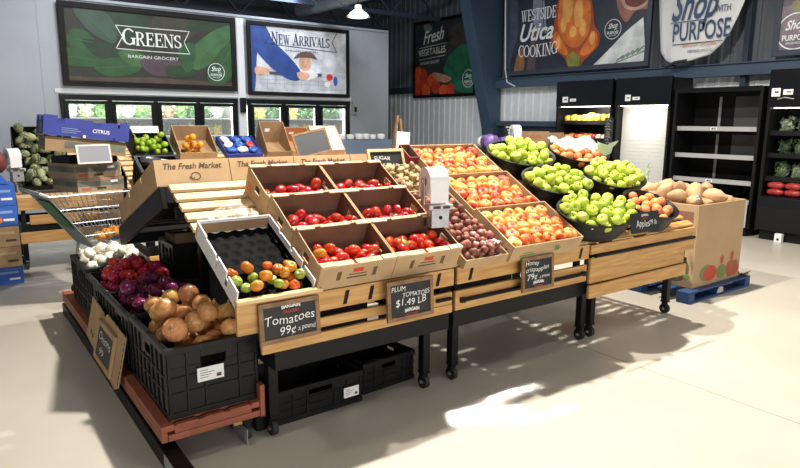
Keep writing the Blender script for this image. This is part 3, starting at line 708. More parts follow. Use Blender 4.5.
for k in range(9): b.tube([(-.0125, .03+.02*math.sin(k*2.1), .04+k*.045), (-.013, .075, .065+k*.045+.01*math.sin(k)), (-.013, .115-.02*math.cos(k*1.7), .045+k*.045)], .0022, 4)
b.build('chalk_marks', t)
caseC = wallcase(4.10, 5.38, 'empty black open wall case with grey price rails behind the potato bin', (1.505, 1.105, .745, .48), hz=(2.02, 2.10), shelf_x=9.2, base_z=.40, lip=mat('grey_price_rail', (.46, .47, .48), .4, .2), top=False)
b = MB(blackgl); b.prism([(.02, 2.10), (.50, 2.10), (.50, 2.07), (.02, 2.03)], -.04, -1.24, 'y'); b.build('canopy', caseC)
b = MB(mat('smoky_panel', (.12, .125, .13), .3, .3)); b.box(.548, .05, 1.50, .555, .62, 1.98); b.box(.548, .05, 1.10, .555, .62, 1.42); b.m(greyst); b.box(.545, .82, 1.5, .55, .86, 1.98); b.box(.545, .82, 1.1, .55, .86, 1.42); b.box(.545, .82, .75, .55, .86, 1.04); b.build('back_strip', caseC)
b = MB(mat('pale_grey_panel', (.42, .43, .44), .5)); b.box(-.060, .02, .14, -.0525, .95, .53); b.build('lower_panel', caseC)
b = MB(paper)
for z in (1.508, .748): b.box(.077, .62, z-.022, .086, .72, z+.018)
b.m(ink)
for z in (1.508, .748): b.box(.0755, .64, z-.012, .077, .66, z+.012); b.box(.0755, .67, z-.012, .077, .70, z+.012)
b.build('price_label', caseC)
caseD = wallcase(2.6, 4.03, 'black wall case with bagged greens over red packs at the right edge', (1.46, 1.16, .84), hz=(1.80, 2.3), shelf_x=9.2, base_z=.62, lit=1.6)
b = MB(); tagcard(b, 3.93-2.6, 2.0, .11, .11, -.002); tagcard(b, 3.78-2.6, 2.0, .12, .07, -.002); b.build('price_label', caseD)
b = MB(galv); b.tube([(-.009, 1.30, 1.91), (-.04, 1.2, 1.93), (-.009, 1.1, 1.91)], .008); b.build('header_clip', caseD)
b = MB(white); b.box(9.03, 3.63, .002, 9.10, 3.72, .12); b.m(blackm); b.box(9.026, 3.66, .03, 9.03, 3.69, .06); tag(b.build('white_block', bevel=.004), 'small white block on the floor under the rightmost case', 'block')
for y in (3.98, 4.16): pass
# produce on the lit case
rnd = random.Random(11)
ym = mat('yellow_pack', (.80, .62, .08), .4, var=.25, scale=20); om = mat('orange_pack', (.78, .26, .06), .4, var=.3, scale=20); rm = mat('red_pack', (.42, .035, .03), .35, var=.3, scale=20); wm = mat('garlic_white', (.78, .70, .58), .5, var=.2, scale=20); gm2 = mat('pepper_mix', (.30, .36, .08), .4, col2=(.55, .40, .12), scale=14)
def pk(m_, w, d, h, name='produce_pack'):
    b = MB(m_); pillow(b, w, d, h, rnd.random()*9, 10, 4); return b.mesh(name, True)
py_, po_, pr_, pw_, pg_ = pk(ym, .13, .15, .14), pk(om, .10, .12, .09), pk(rm, .10, .11, .10), pk(wm, .09, .1, .09), pk(gm2, .16, .16, .22)
for z, seq, st_, lab, grp in ((1.58, [(py_, 1.0)], .135, 'yellow packs lined along the top shelf of the lit case', 'yellow packs on the lit case'),
        (1.28, [(po_, 1.), (po_, 1), (pr_, 1), (po_, 1)], .10, 'orange and red produce packs on the middle shelf of the lit case', 'orange and red packs on the lit case'),
        (.98, [(pg_, 1.), (pw_, 1.6), (pg_, 1.)], .16, 'pale green and white bags on the lower shelf of the lit case', 'bags on the lit case lower shelf'),
        (.68, [(po_, 1.)], .12, 'orange packs on the bottom shelf of the lit case', 'packs on the lit case bottom shelf')):
    y = 7.55; k = 0
    while y > 6.58:
        me, s = seq[k % len(seq)]; 
        if z == 1.28 and y < 6.95: me, s, lab2, g2 = pw_, 1.05, 'white garlic packs on the middle shelf of the lit case', 'white packs on the lit case'
        else: lab2, g2 = lab, grp
        for x in ((9.32, 9.47) if z < 1.5 or y < 7.3 else (9.34,)):
            o = obj_from(me, 'produce_pack', T(x, y, z+.001) @ RZ(rnd.uniform(-.2, .2)) @ Matrix.Scale(s*rnd.uniform(.9, 1.08)*(1.15 if x > 9.4 else 1), 4)); tag(o, lab2, 'pack', g2)
        if z == 1.58 and y < 7.2 : 
            pass
        y -= st_*s; k += 1
gbag = [mat('clear_greens_bag_%s' % n, c, .3, var=.6, scale=25) for n, c in (('dark', (.05, .10, .045)), ('mid', (.12, .19, .09)), ('pale', (.25, .31, .20)))]
gme = []
for k, m_ in enumerate(gbag):
    b = MB(m_); leafy(b, .2, .15, .25, 20+k); gme.append(b.mesh('greens_bag'))
for z, lab, grp in ((1.46, 'bagged greens on the top shelf of the rightmost case', 'greens on the rightmost case top shelf'), (1.16, 'bagged greens on the second shelf of the rightmost case', 'greens on the rightmost case second shelf'), (.84, 'bagged greens on the third shelf of the rightmost case', 'greens on the rightmost case third shelf')):
    y = 3.85
    while y > 2.8:
        o = obj_from(gme[rnd.randint(0, 2)], 'greens_bag', T(9.36, y, z+.001) @ RZ(1.57+rnd.uniform(-.2, .2))); tag(o, lab, 'bag', grp); y -= .205
b = MB(rm); pillow(b, .22, .12, .09, 3, 10, 4); rme = b.mesh('red_pack', True)
for k in range(5):
    for j in range(2):
        o = obj_from(rme, 'red_pack', T(9.185-.0*j, 3.83-k*.22, .622+.091*j) @ RZ(1.57)); tag(o, 'red packs laid along the bottom well of the rightmost case', 'pack', 'red packs in the rightmost case')

# ------------------------------------------------------------------ low grey chest case before the back wall corner
t = thing('chest_case', 'low blue grey chest case in front of the right cooler', 'display case', T(4.3, 8.9, 0))
cg = mat('chest_grey', (.16, .20, .27), .35, .2)
b = MB(cg); b.prism([(0, .12), (0, .98), (.05, 1.04), (.12, 1.05), (.20, 1.20), (.28, 1.26), (1.0, 1.28), (1.0, .12)], 0, 2.3, 'x'); b.build('body', t, bevel=.012)
b = MB(mat('pale_band', (.45, .49, .55), .35)); b.prism([(.115, 1.045), (.125, 1.075), (.205, 1.235), (.185, 1.215)], .0, 2.3, 'x') if False else b.box(-.004, -.006, .88, 2.304, .0, .92); b.build('bumper', t)
b = MB(blackm); b.box(.05, .05, 0, 2.25, .95, .118); b.build('kick_plate', t)
b = MB(paper); b.lathe([(.0, 0), (.06, 0), (.075, .05), (.07, .09), (.0, .095)], 12, closed=False); cme = b.mesh('white_tub', 40)
for k in range(13):
    o = obj_from(cme, 'white_tub', T(4.42+k*.165+.02*math.sin(k*5), 9.32+.03*math.cos(k*3), 1.272) @ Matrix.Scale(.8+.25*abs(math.sin(k*2.3)), 4)); tag(o, 'white tubs in a row along the top of the grey chest case', 'tub', 'white tubs on the chest case')

# ------------------------------------------------------------------ wooden easel
t = thing('easel', 'thin wooden easel with clipped white papers behind the back boxes', 'easel', T(4.55, 6.3, 0))
b = MB(signwood)
b.bar((-.22, 0, 0), (.04, .03, 1.66), .03, .025); b.build('leg', t); b = MB(signwood); b.bar((.30, 0, 0), (.075, .03, 1.62), .03, .025); b.build('leg', t)
b = MB(signwood); b.bar((.06, .45, 0), (.055, .07, 1.60), .03, .025); b.build('leg', t); b = MB(signwood); b.box(-.12, -.03, .80, .22, -.0, .84); b.build('tray', t)
b = MB(paper); b.tf(T(.06, -.05, 1.36) @ RY(.08)); b.box(-.10, -.01, -.12, .10, -.004, .10); b.tf(T(.08, -.055, 1.20)); b.box(-.08, -.008, -.14, .11, -.004, .05); b.tf(); b.build('papers', t)
# ------------------------------------------------------------------ slatted produce tables
SL = .49; TH = math.atan(SL); CT, ST = math.cos(TH), math.sin(TH)
def DF(x, y0=2.6, z0=.78): return frame((x, y0, z0), (1, 0, 0), (0, CT, ST))
def caster(parent, x, y, h=.11):
    b = MB(blackm); b.box(x-.025, y-.03, h-.012, x+.025, y+.03, h); b.box(x-.022, y-.012, .04, x-.016, y+.02, h-.012); b.box(x+.016, y-.012, .04, x+.022, y+.02, h-.012)
    c = b.build('caster', parent)
    b = MB(rubber); b.tube([(x-.014, y, .042), (x+.014, y, .042)], .042, 14); b.m(galv); b.tube([(x-.0235, y, .042), (x+.0235, y, .042)], .012, 8); b.build('wheel', c, smooth=50)
def orchard_table(label, x0, w, y0=2.6, style=1, slots=(), legs=None, group=None, deck_len=1.1, dz=0., clear_left=0., fx=.02):
    t = thing('produce_table', label, 'table', T(x0, y0, dz), group)
    F = frame((0, 0, .78), (1, 0, 0), (0, CT, ST))
    L = legs or ((.10, .19), (w-.07, .19), (.10, .95), (w-.07, .95))
    x1 = max(w, max(l[0] for l in L)+.03)
    b = MB(blackm); b.box(fx, .05, .40, x1, .10, .505); b.box(fx, .93, .40, x1, .98, .50); b.box(fx, .10, .40, fx+.05, .93, .45); b.box(x1-.05, .10, .40, x1, .93, .45)
    for x in (fx+.01, w/2-.02, w-.07): 
        b.tf(F); b.box(x, .01, -.085, x+.04, deck_len-.06, -.0225); b.tf()
    for x in (fx+.01, w-.07): b.box(x, .925, .5, x+.04, .965, .78+SL*.94-.085); b.box(x, .055, .505, x+.04, .09, .715)
    b.box(.03, .925, 1.05, w-.03, .955, 1.11)
    b.build('frame', t, bevel=.003)
    for (x, y) in L:
        b = MB(blackm); b.box(x-.025, y-.025, .11, x+.025, y+.025, .398); l = b.build('leg', t); caster(l, x, y)
    b = MB(woodp if style != 3 else wood); b.tf(F); v = .02
    while v+.062 < deck_len+.001: b.box(0, v, -.022, w, v+.062, 0); v += .097
    b.tf(); b.build('slat_deck', t, bevel=.004)
    if style == 1:
        b = MB(wood); b.box(clear_left, .0, .675, w-.01, .022, .775); r1 = b.build('rail_board', t, bevel=.004)
        for s in slots: b = MB(blackm); b.prism([(s-.018, .69), (s+.004, .69), (s+.022, .76), (s, .76)], .0005, .003, 'y'); b.build('slot', r1)
        b = MB(blackm); b.box(max(fx, .12), .92, .12, x1, .929, 1.0); b.build('back_panel', t)  # black sheet added to keep the space under the table dark
        if fx > .1:
            b = MB(wood); b.box(.12, .022, .583, w-.30, .04, .634); b.build('rail_board', t, bevel=.004); b = MB(wood); b.box(.12, .010, .512, w-.01, .034, .562); b.build('rail_board', t, bevel=.004)
            b = MB(wood); b.box(w-.16, .012, .563, w-.01, .034, .634); b.build('rail_block', t, bevel=.004); b = MB(blackm); b.tube([(w-.13, .002, .60), (w-.03, .002, .60)], .011, 8); b.box(w-.135, .0, .592, w-.12, .0115, .608); b.build('rod', t, smooth=60)
            return t
        b = MB(wood); b.box(0, .012, .515, w-.01, .036, .632); b.build('rail_board', t, bevel=.004)
        b = MB(blackm); b.tube([(.05, -.004, .577), (w-.06, -.004, .577)], .013, 8); b.box(.03, -.012, .562, .06, .012, .592); b.box(w-.07, -.012, .562, w-.04, .012, .592); b.build('rod', t, smooth=60)
    elif style == 3:
        b = MB(wood); b.box(0, -.004, .70, w, .02, .768); b.build('rail_board', t, bevel=.004)
        b = MB(wood); b.box(0, -.004, .585, w, .02, .672); b.build('rail_board', t, bevel=.004)
        b = MB(blackm); b.box(.01, .02, .672, w-.01, .045, .70); b.tube([(.04, -.008, .686), (w-.02, -.008, .686)], .013, 8); b.build('rod', t, smooth=60)
        b = MB(wood); b.box(.03, .021, .482, w-.10, .045, .584); b.build('rail_board', t, bevel=.004)
        b = MB(wood); b.box(0, -.004, .385, w-.10, .02, .478); b.build('rail_board', t, bevel=.004)
    elif style == 4:
        for z0, z1 in ((.66, .775), (.50, .60), (.31, .43)):
            b = MB(wood); b.box(0 if z0 != .5 else .1, 0 if z0 != .5 else .02, z0, w, .02 if z0 != .5 else .045, z1); b.build('rail_board', t, bevel=.004)
    return t
orchard_table('slatted wooden produce table under the tomato boxes', 1.0, 1.30, slots=(.57, .72, 1.17), clear_left=.39, fx=.20, legs=((.24, .19), (1.23, .19), (.24, .95), (1.23, .95)))
orchard_table('slatted wooden produce table under the red apples and potatoes', 2.315, 1.205, slots=(.10, 1.10), legs=((.14, .19), (1.39, .19), (.14, .95), (1.39, .95)))
orchard_table('wooden produce table under the black tubs of green apples', 3.53, 1.34, style=3, legs=((.29, .19), (1.31, .19), (.29, .95), (1.25, .95)), deck_len=1.12, fx=.22)
orchard_table('slatted table behind the market boxes, holding limes', 1.36, 1.25, 5.5, 4)
orchard_table('slatted table behind the market boxes, holding the framed board', 2.63, 1.25, 5.5, 4)
orchard_table('wooden produce table of artichokes at the far left', .58, 1.4, 7.43, 4, legs=((.05, .19), (1.3, .19), (.05, .55), (1.3, .95)))
# foot block of the near table
# back half of the island, sloping away
SB = .35; TB = math.atan(SB); CB, SBn = math.cos(TB), math.sin(TB)
t = thing('back_table', 'black framed table half sloping away behind the slats under the market boxes', 'table', T(.98, 3.668, 0))
FB = frame((0, 0, 1.215), (1, 0, 0), (0, CB, -SBn))
b = MB(blackm); b.tf(FB)
b.box(0, -.02, -.13, .03, 1.18, -.001); b.box(2.47, -.02, -.13, 2.5, 1.18, -.001); b.box(.03, 1.15, -.13, 2.47, 1.18, -.001); b.box(.03, -.02, -.10, 2.47, .01, -.001)
for k in range(11): b.box(.03, .05+k*.1, -.03, 2.47, .115+k*.1, -.004)
b.tf(); b.build('deck_frame', t, bevel=.003)
for x, y in ((.29, .16), (2.40, .16), (.80, 1.05), (2.40, 1.05)):
    if True:
        b = MB(blackm); b.box(x-.025, y-.025, .11, x+.025, y+.025, 1.215-SB*y-.06); l = b.build('leg', t); caster(l, x, y)

# ------------------------------------------------------------------ cartons
def open_box(mb, w, d, hf, hb, out, inn, th=.006, hole_s=None, hole_f=(), lip=True, fl=.01, thin=.0015):
    mb.m(out); mb.box(th, th, 0, w-th, d-th, fl)
    # front and back walls
    if hole_f:
        xs = 0
        for (a, c, z0, z1) in hole_f:
            mb.box(xs, 0, 0, a, th, hf); mb.box(a, 0, 0, c, th, z0); mb.box(a, 0, z1, c, th, hf); xs = c
        mb.box(xs, 0, 0, w, th, hf)
    else: mb.box(0, 0, 0, w, th, hf)
    mb.box(0, d-th, 0, w, d, hb)
    for x in (0, w-th):
        h0 = min(hf, hb)
        mb.tf(mb.T @ frame((x, 0, 0), (0, 1, 0), (0, 0, 1)))   # local: u=y, v=z, w=x
        if hole_s:
            a, c, e, f = hole_s
            for q in ((th, 0, a, h0), (c, 0, d-th, h0), (a, 0, c, e), (a, f, c, h0)): mb.box(q[0], q[1], 0, q[2], q[3], th)
        else: mb.box(th, 0, 0, d-th, h0, th)
        if abs(hb-hf) > .004: mb.prism([(th, hf), (d-th, hb), (d-th, h0)], 0, th)
        mb.tf(mb.T @ frame((x, 0, 0), (0, 1, 0), (0, 0, 1)).inverted())
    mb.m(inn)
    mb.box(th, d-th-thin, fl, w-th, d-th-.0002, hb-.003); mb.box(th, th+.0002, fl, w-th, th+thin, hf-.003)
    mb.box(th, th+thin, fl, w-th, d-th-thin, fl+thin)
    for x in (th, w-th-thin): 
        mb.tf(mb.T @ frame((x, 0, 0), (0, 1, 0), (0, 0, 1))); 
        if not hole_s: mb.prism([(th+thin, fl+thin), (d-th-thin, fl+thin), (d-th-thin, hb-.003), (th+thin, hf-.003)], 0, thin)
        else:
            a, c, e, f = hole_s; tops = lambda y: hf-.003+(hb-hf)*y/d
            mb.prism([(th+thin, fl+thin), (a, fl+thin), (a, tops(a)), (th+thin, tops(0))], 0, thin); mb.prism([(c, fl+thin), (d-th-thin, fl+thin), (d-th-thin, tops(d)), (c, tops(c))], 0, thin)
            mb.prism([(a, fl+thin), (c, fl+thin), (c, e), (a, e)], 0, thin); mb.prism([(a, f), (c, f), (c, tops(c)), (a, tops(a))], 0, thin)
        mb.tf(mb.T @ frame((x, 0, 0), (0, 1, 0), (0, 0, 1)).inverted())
def lips(mb, w, d, hf, hb, mt, side):
    mb.m(mt)
    if not side: mb.box(.0, -.004, hf+.0005, w*.18, .030, hf+.0125); mb.box(w*.18, -.002, hf+.0005, w*.42, .034, hf+.006); mb.box(w*.46, -.002, hf+.0005, w*.80, .034, hf+.006); mb.box(w*.80, -.004, hf+.0005, w, .030, hf+.0125)
    else: mb.box(.0, d-.028, hb+.0005, w*.22, d, hb+.007); mb.box(w*.30, d-.02, hb+.0005, w*.70, d, hb+.005); mb.box(w*.78, d-.028, hb+.0005, w, d, hb+.007)
PB_W, PB_D, PB_HF, PB_HB = .444, .305, .135, .165
def plum_box(label, M):
    t = thing('tomato_box', label, 'box', M)
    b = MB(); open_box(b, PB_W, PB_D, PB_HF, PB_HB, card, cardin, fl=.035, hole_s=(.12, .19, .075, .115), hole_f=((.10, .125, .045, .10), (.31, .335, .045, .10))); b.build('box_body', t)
    b = MB(); lips(b, PB_W, PB_D, PB_HF, PB_HB, cardlip, 0); b.build('folded_lip', t, bevel=.0015); b = MB(); lips(b, PB_W, PB_D, PB_HF, PB_HB, cardlip, 1); b.build('folded_lip', t, bevel=.0015)
    b = MB(ink); b.tf(frame((0, 0, 0), (1, 0, 0), (0, 0, 1))); 
    b.box(.16, .05, .0003, .28, .058, .001); b.box(.17, .07, .0003, .27, .076, .001); b.m(redink); b.box(.19, .085, .0003, .25, .11, .001)
    b.tf(frame((0, 0, 0), (0, -1, 0), (0, 0, 1)));
    for k in range(3): b.box(-.28, .035+.018*k, .0003, -.21, .043+.018*k, .001)
    b.build('print', t)
    return t
PBF = []
rows = (('front', 0.0), ('middle', .315), ('back', .63)); cols = (('left', 1.40), ('right', 1.848))
for rn, v in rows:
    for cn, x in cols:
        M = DF(x) @ T(0, v, .002); PBF.append((rn, cn, M))
        plum_box('open cardboard box of plum tomatoes, %s row %s of the six box stack' % (rn, cn), M)

# heirloom tomato tray on a white carton
HM = DF(.985) @ T(0, -.03, .002); HW, HD = .385, .565
t = thing('tomato_carton', 'long white carton with black cell liner and a few mixed tomatoes', 'box', HM)
b = MB(); open_box(b, HW, HD, .05, .10, cardw, cardw, hole_s=None); b.m(cardw); b.prism([(0, 0), (.40, 0), (.40, .088), (.33, .088), (.32, .10), (.22, .10), (.21, .088), (.0, .088)], 0, .001) if False else b; b.m(cardw)
for k in range(4): 
    for x in (0, HW-.006): b.box(x-.001 if x == 0 else x, .01+k*.14, .0, x+.006 if x == 0 else x+.007, .125+k*.14, .092+(.008 if k % 2 else 0))
b.build('carton_body', t)
b = MB(ink); b.tf(frame((0, 0, 0), (0, -1, 0), (0, 0, 1)))
for y in (.10, .22, .33): b.box(-y-.05, .03, .0003, -y-.02, .055, .0009); b.box(-y-.05, .06, .0003, -y-.03, .066, .0009)
b.m(redink); b.poly(ell(-.53, .055, .03, .03, 14), .0009); b.build('print', t)
b = MB(mat('black_liner', (.003, .003, .0035), .7, spec=.06)); nx, ny = 40, 56; vs = []
for j in range(ny+1):
    for i in range(nx+1):
        x = .009+(HW-.018)*i/nx; y = .009+(HD-.018)*j/ny
        z = .028-.012*max(0, math.sin(x*math.pi/.066+(.5*math.pi if int(y/.066) % 2 else 0))**2*math.sin(y*math.pi/.066)**2)*1.0
        vs.append((x, y, z))
b.add(vs, [(j*(nx+1)+i, j*(nx+1)+i+1, (j+1)*(nx+1)+i+1, (j+1)*(nx+1)+i) for j in range(ny) for i in range(nx)])
b.m(cardd); b.box(.008, HD-.014, .03, HW-.008, HD-.009, .085); b.m(MATS['black_liner']); b.box(.008, .02, .03, .012, HD-.02, .06); b.box(HW-.012, .02, .03, HW-.008, HD-.02, .06)
b.build('cell_liner', t, smooth=50)
b = MB(wood); b.box(.975, 2.535, .655, 1.388, 2.556, .80); b.m(woodp); b.box(.97, 2.515, .80, 1.395, 2.562, .818)
tag(b.build('sign_ledge', bevel=.003), 'pale wooden ledge in front of the white tomato carton', 'ledge')

# apple trays
AT_W, AT_D, AT_H = .64, .395, .115
ATF = []
for rn, x, v in (('front', 2.685, -.04), ('middle', 2.69, .375), ('back', 2.70, .79)):
    M = DF(x) @ T(0, v, .002); ATF.append((rn, M))
    t = thing('apple_tray', 'wide cardboard tray of red and yellow apples, %s one of three in a column' % rn, 'tray', M)
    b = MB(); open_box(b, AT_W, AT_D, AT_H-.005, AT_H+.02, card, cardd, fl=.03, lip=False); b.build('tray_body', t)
    b = MB(ink); b.tf(frame((0, 0, 0), (0, -1, 0), (0, 0, 1)))
    for k in range(7): b.box(-.36+k*.05, .05+.006*(k % 2), .0003, -.345+k*.05, .068, .001)
    b.tf(frame((0, 0, 0), (1, 0, 0), (0, 0, 1))); b.m(greenink)
    for a in (0, .5, -.5, .95): b.poly([(.40+.07*math.cos(a+1.2)*u-.014*math.sin(a+1.2)*w_, .035+.05*math.sin(a+1.0)*u+.012*w_) for u, w_ in ((0, 0), (.5, 1), (1, 0), (.5, -1))], .0008)
    b.box(.08, .03, .0003, .22, .04, .0009); b.box(.10, .048, .0003, .2, .056, .0009); b.build('print', t)
# potato box and tan root box
PM = DF(2.33) @ T(0, -.03, .002); PW_, PD_ = .34, .68
t = thing('potato_box', 'long shallow box of small red potatoes beside the front apple tray', 'box', PM)
b = MB(); open_box(b, PW_, PD_, .06, .10, card, cardd, fl=.03); b.build('box_body', t)
RM = DF(2.33) @ T(0, .66, .002); 
t = thing('root_box', 'cardboard box of small pale tan roots behind the white bag roll', 'box', RM)
b = MB(); open_box(b, .34, .34, .06, .09, cardd, cardd, fl=.03); b.build('box_body', t)
b = MB(mat('red_carton', (.22, .02, .03), .6)); 
t = thing('red_carton', 'dark red printed carton between the tan roots and the back apple tray', 'box', DF(2.60) @ T(0, 1.005, .002))
open_box(b, .09, .15, .14, .16, MATS['red_carton'], cardin); b.build('carton_body', t)

# market boxes on the back half
BF = Matrix.Translation((.98, 3.668, 0)) @ FB
xs = (0.0, .445, .88, 1.31); ws = (.44, .43, .425, .55); names = ('left end', 'second from the left end', 'third from the left end', 'right end')
for x, w, n in zip(xs, ws, names):
    t = thing('market_box', 'printed cardboard market box on the ridge, %s' % n, 'box', BF @ T(x-.01, -.015, .001))
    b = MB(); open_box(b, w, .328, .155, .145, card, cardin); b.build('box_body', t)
    if n != 'right end':
        b = MB(); b.tf(frame((0, -.0012, 0), (1, 0, 0), (0, 0, 1)))
        put_text(b, ink, 'The Fresh Market', .05, .098, 0, .05, w*.78, .02, .3); 
        c = ell(w*.52, .052, .03, .025, 16); c2 = ell(w*.52, .052, .024, .019, 16)
        for i in range(16): b.poly([c[i-1], c[i], c2[i], c2[i-1]], 0)
        b.tube([(w*.44, .05, 0), (w*.48, .035, 0), (w*.5, .045, 0)], .003, 4); b.build('print', t)
for k, n in ((1, 'second down'), (2, 'lowest')):
    t = thing('market_box', 'plain side of cardboard market box on the left end slope, %s' % n, 'box', BF @ T(-.01, -.015+.345*k, .001))
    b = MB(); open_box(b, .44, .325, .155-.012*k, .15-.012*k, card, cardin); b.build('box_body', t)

# ------------------------------------------------------------------ chalk signs
def chalk_sign(label, M, w, h, lines, fw=.022, fm=signwood, logo=None, d=.016):
    t = thing('chalkboard_sign', label, 'sign', M)
    b = MB(slate); b.box(fw*.6, fw*.6, 0, w-fw*.6, h-fw*.6, d*.6); b.build('board', t)
    if fw > .005:
        b = MB(fm); b.box(0, 0, 0, w, fw, d); b.box(0, h-fw, 0, w, h, d); b.box(0, fw, 0, fw, h-fw, d); b.box(w-fw, fw, 0, w, h-fw, d); b.build('frame', t, bevel=.002)
    l = MB()
    for (s, x, y, sz, wd, sl) in lines: put_text(l, chalk, s, x, y, d*.6+.0012, sz, wd, -.004, .12, 'LEFT', sl, 0, .004)
    if logo:
        x, y, s = logo; put_text(l, white, 'BARGAIN', x, y, d*.6+.0016, s, s*3.6, .03, 0, 'CENTER', 0, s*.15)
        put_text(l, mat('sign_red', (.5, .05, .04), .7), 'GROCERY', x, y-s*.8, d*.6+.0018, s*.7, s*3.2, .02, 0, 'CENTER')
    l.build('lettering', t); return t
UP = lambda o, lean=.10, yaw=0.: frame(o, (math.cos(yaw), math.sin(yaw), 0), (0, math.sin(lean), math.cos(lean)))
chalk_sign('wood framed chalkboard reading Tomatoes 99c a pound', UP((1.065, 2.512, .60), .08), .305, .19, (('Tomatoes', .028, .082, .06, .25, .02), ('99¢', .10, .03, .055, .08, .01), ('a pound', .19, .038, .036, .09, .02)), logo=(.16, .152, .026))
chalk_sign('wood framed chalkboard reading Plum Tomatoes $1.49 LB', UP((1.775, 2.535, .565), .06), .305, .215, (('PLUM', .03, .155, .038, .09, 0), ('TOMATOES', .10, .118, .036, .18, .03), ('$1.49 LB', .055, .075, .052, .2, .02)), logo=(.16, .04, .026))
chalk_sign('wood framed chalkboard reading Honey crisp apples 79c', UP((2.78, 2.54, .565), .06), .29, .215, (('Honey', .035, .158, .042, .12, .03), ('crispapples', .035, .118, .04, .21, .03), ('79¢', .05, .068, .052, .09, .02), ('a pound', .16, .07, .03, .09, .02)), logo=(.15, .04, .026))
chalk_sign('frameless black card reading Apples 79 lb against the peach tub', UP((3.78, 2.47, .835), .16), .345, .145, (('Apples', .06, .04, .07, .16, .02), ('79 lb', .22, .045, .05, .09, .02)), fw=.003, logo=(.17, .112, .022), d=.01)
chalk_sign('wood framed chalkboard leaning behind the back plum tomatoes', UP((2.295, 3.47, 1.213), .30), .30, .20, (('SUGAR', .05, .125, .036, .13, 0), ('$.99 LB', .11, .07, .04, .13, .02)), fw=.02, fm=woodp)

# ------------------------------------------------------------------ plastic bag roll stands
def bag_roll(label, M, s=1.):
    t = thing('bag_roll_stand', label, 'bag dispenser', M @ Matrix.Scale(s, 4))
    b = MB(galv); b.box(-.055, -.04, 0, .055, .04, .105); b.box(-.075, -.05, .105, .075, .05, .135); b.build('metal_box', t, bevel=.003)
    b = MB(ink); b.box(-.05, -.0515, .112, -.005, -.0502, .128); b.box(.01, -.0515, .112, .055, -.0502, .128); b.m(blackm); b.tf(frame((0, -.0402, .06), (1, 0, 0), (0, 0, 1))); b.poly(ell(0, 0, .012, .012, 12), .0008); b.tf(); b.build('slot', t)
    b = MB(galv); b.tf(T(-.028, 0, 0)); b.box(-.068, -.02, .135, -.062, .02, .29); b.box(.062, -.02, .135, .068, .02, .29); b.tube([(-.072, 0, .265), (.072, 0, .265)], .008, 8); b.build('bracket', t)
    b = MB(mat('white_film_roll', (.84, .85, .87), .35, coat=.2)); b.tf(T(-.028, 0, 0)); b.tube([(-.058, 0, .265), (.058, 0, .265)], .082, 24)
    b.box(-.055, -.083, .15, .055, -.0805, .265); b.box(-.055, .0805, .17, .055, .083, .265); b.build('film_roll', t, smooth=40)
    b = MB(blackm); b.tf(T(-.028, 0, 0)); b.tube([(-.0605, 0, .265), (-.0585, 0, .265)], .03, 14); b.build('core', t)
    return t
t = bag_roll('white produce bag roll on a grey metal box between tomatoes and potatoes', T(2.275, 2.74, .995) @ RZ(-.25))
b = MB(galv); b.tube([(.032, .03, 0), (.032, .03, -.115)], .0065, 8); b.box(.0, .02, -.006, .06, .04, 0); b.build('post', t)
t = bag_roll('white produce bag roll at the left edge beside the artichokes', T(.61, 7.52, .955) @ RZ(.3), .98); b = MB(galv); b.tube([(0, .02, 0), (0, .02, -.105)], .012, 8); b.build('post', t)
# ------------------------------------------------------------------ black folding crates
def crate_mesh(b, w, d, h, fl=.02):
    th = .016
    b.m(blackp); b.box(0, 0, 0, w, d, fl)
    for (y0, y1) in ((0, th), (d-th, d)):
        b.wallhole(0, w, fl, h, y0, y1, (w*.36, w*.64, h*.66, h*.80))
    for (x0, x1) in ((0, th), (w-th, w)): 
        a, c = d*.40, d*.60
        b.box(x0, th, fl, x1, a, h); b.box(x0, c, fl, x1, d-th, h); b.box(x0, a, fl, x1, c, h*.66); b.box(x0, a, h*.80, x1, c, h)
    b.box(-.012, -.012, h-.03, w+.012, 0, h); b.box(-.012, d, h-.03, w+.012, d+.012, h); b.box(-.012, 0, h-.03, 0, d, h); b.box(w, 0, h-.03, w+.012, d, h)
    b.box(-.008, -.008, 0, w+.008, 0, .03); b.box(-.008, d, 0, w+.008, d+.008, .03); b.box(-.008, 0, 0, 0, d, .03); b.box(w, 0, 0, w+.008, d, .03)
    n = max(3, int(w/.075))
    for k in range(n+1):
        x = k*(w-.012)/n
        if not w*.34 < x+.006 < w*.66 or k % 2 == 0:
            top = h-.03 if not w*.34 < x < w*.66 else h*.62
            b.box(x, -.009, .03, x+.012, 0, top); b.box(x, d, .03, x+.012, d+.009, top)
    n = max(4, int(d/.075))
    for k in range(n+1):
        y = k*(d-.012)/n; top = h-.03 if not d*.38 < y < d*.62 else h*.62
        b.box(-.009, y, .03, 0, y+.012, top); b.box(w, y, .03, w+.009, y+.012, top)
    for q in (.34, .56):
        b.box(-.007, -.007, h*q, w+.007, 0, h*q+.01); b.box(-.007, 0, h*q, 0, d, h*q+.01); b.box(w, 0, h*q, w+.007, d, h*q+.01)
def crate(label, M, w, d, h, fl=.02, tagc=None, grp=None):
    t = thing('plastic_crate', label, 'crate', M, grp)
    b = MB(); crate_mesh(b, w, d, h, fl); b.build('crate_body', t, bevel=.002)
    if tagc:
        x, z, tw, th = tagc; b = MB(paper); b.box(x, -.0135, z, x+tw, -.0125, z+th); b.m(ink)
        for k in range(4): b.box(x+.012, -.0139, z+th*(.25+.17*k), x+tw*(.4+.12*(k % 3)), -.0135, z+th*(.29+.17*k))
        b.box(x+tw*.72, -.0139, z+th*.15, x+tw*.9, -.0135, z+th*.4); b.build('paper_label', t)
    return t
CX, CW = .745, .44
crate('black plastic crate heaped with yellow onions at the front of the red pallet', T(CX, 2.84, .2015), CW, .645, .35, fl=.25, tagc=(.135, .16, .13, .07))
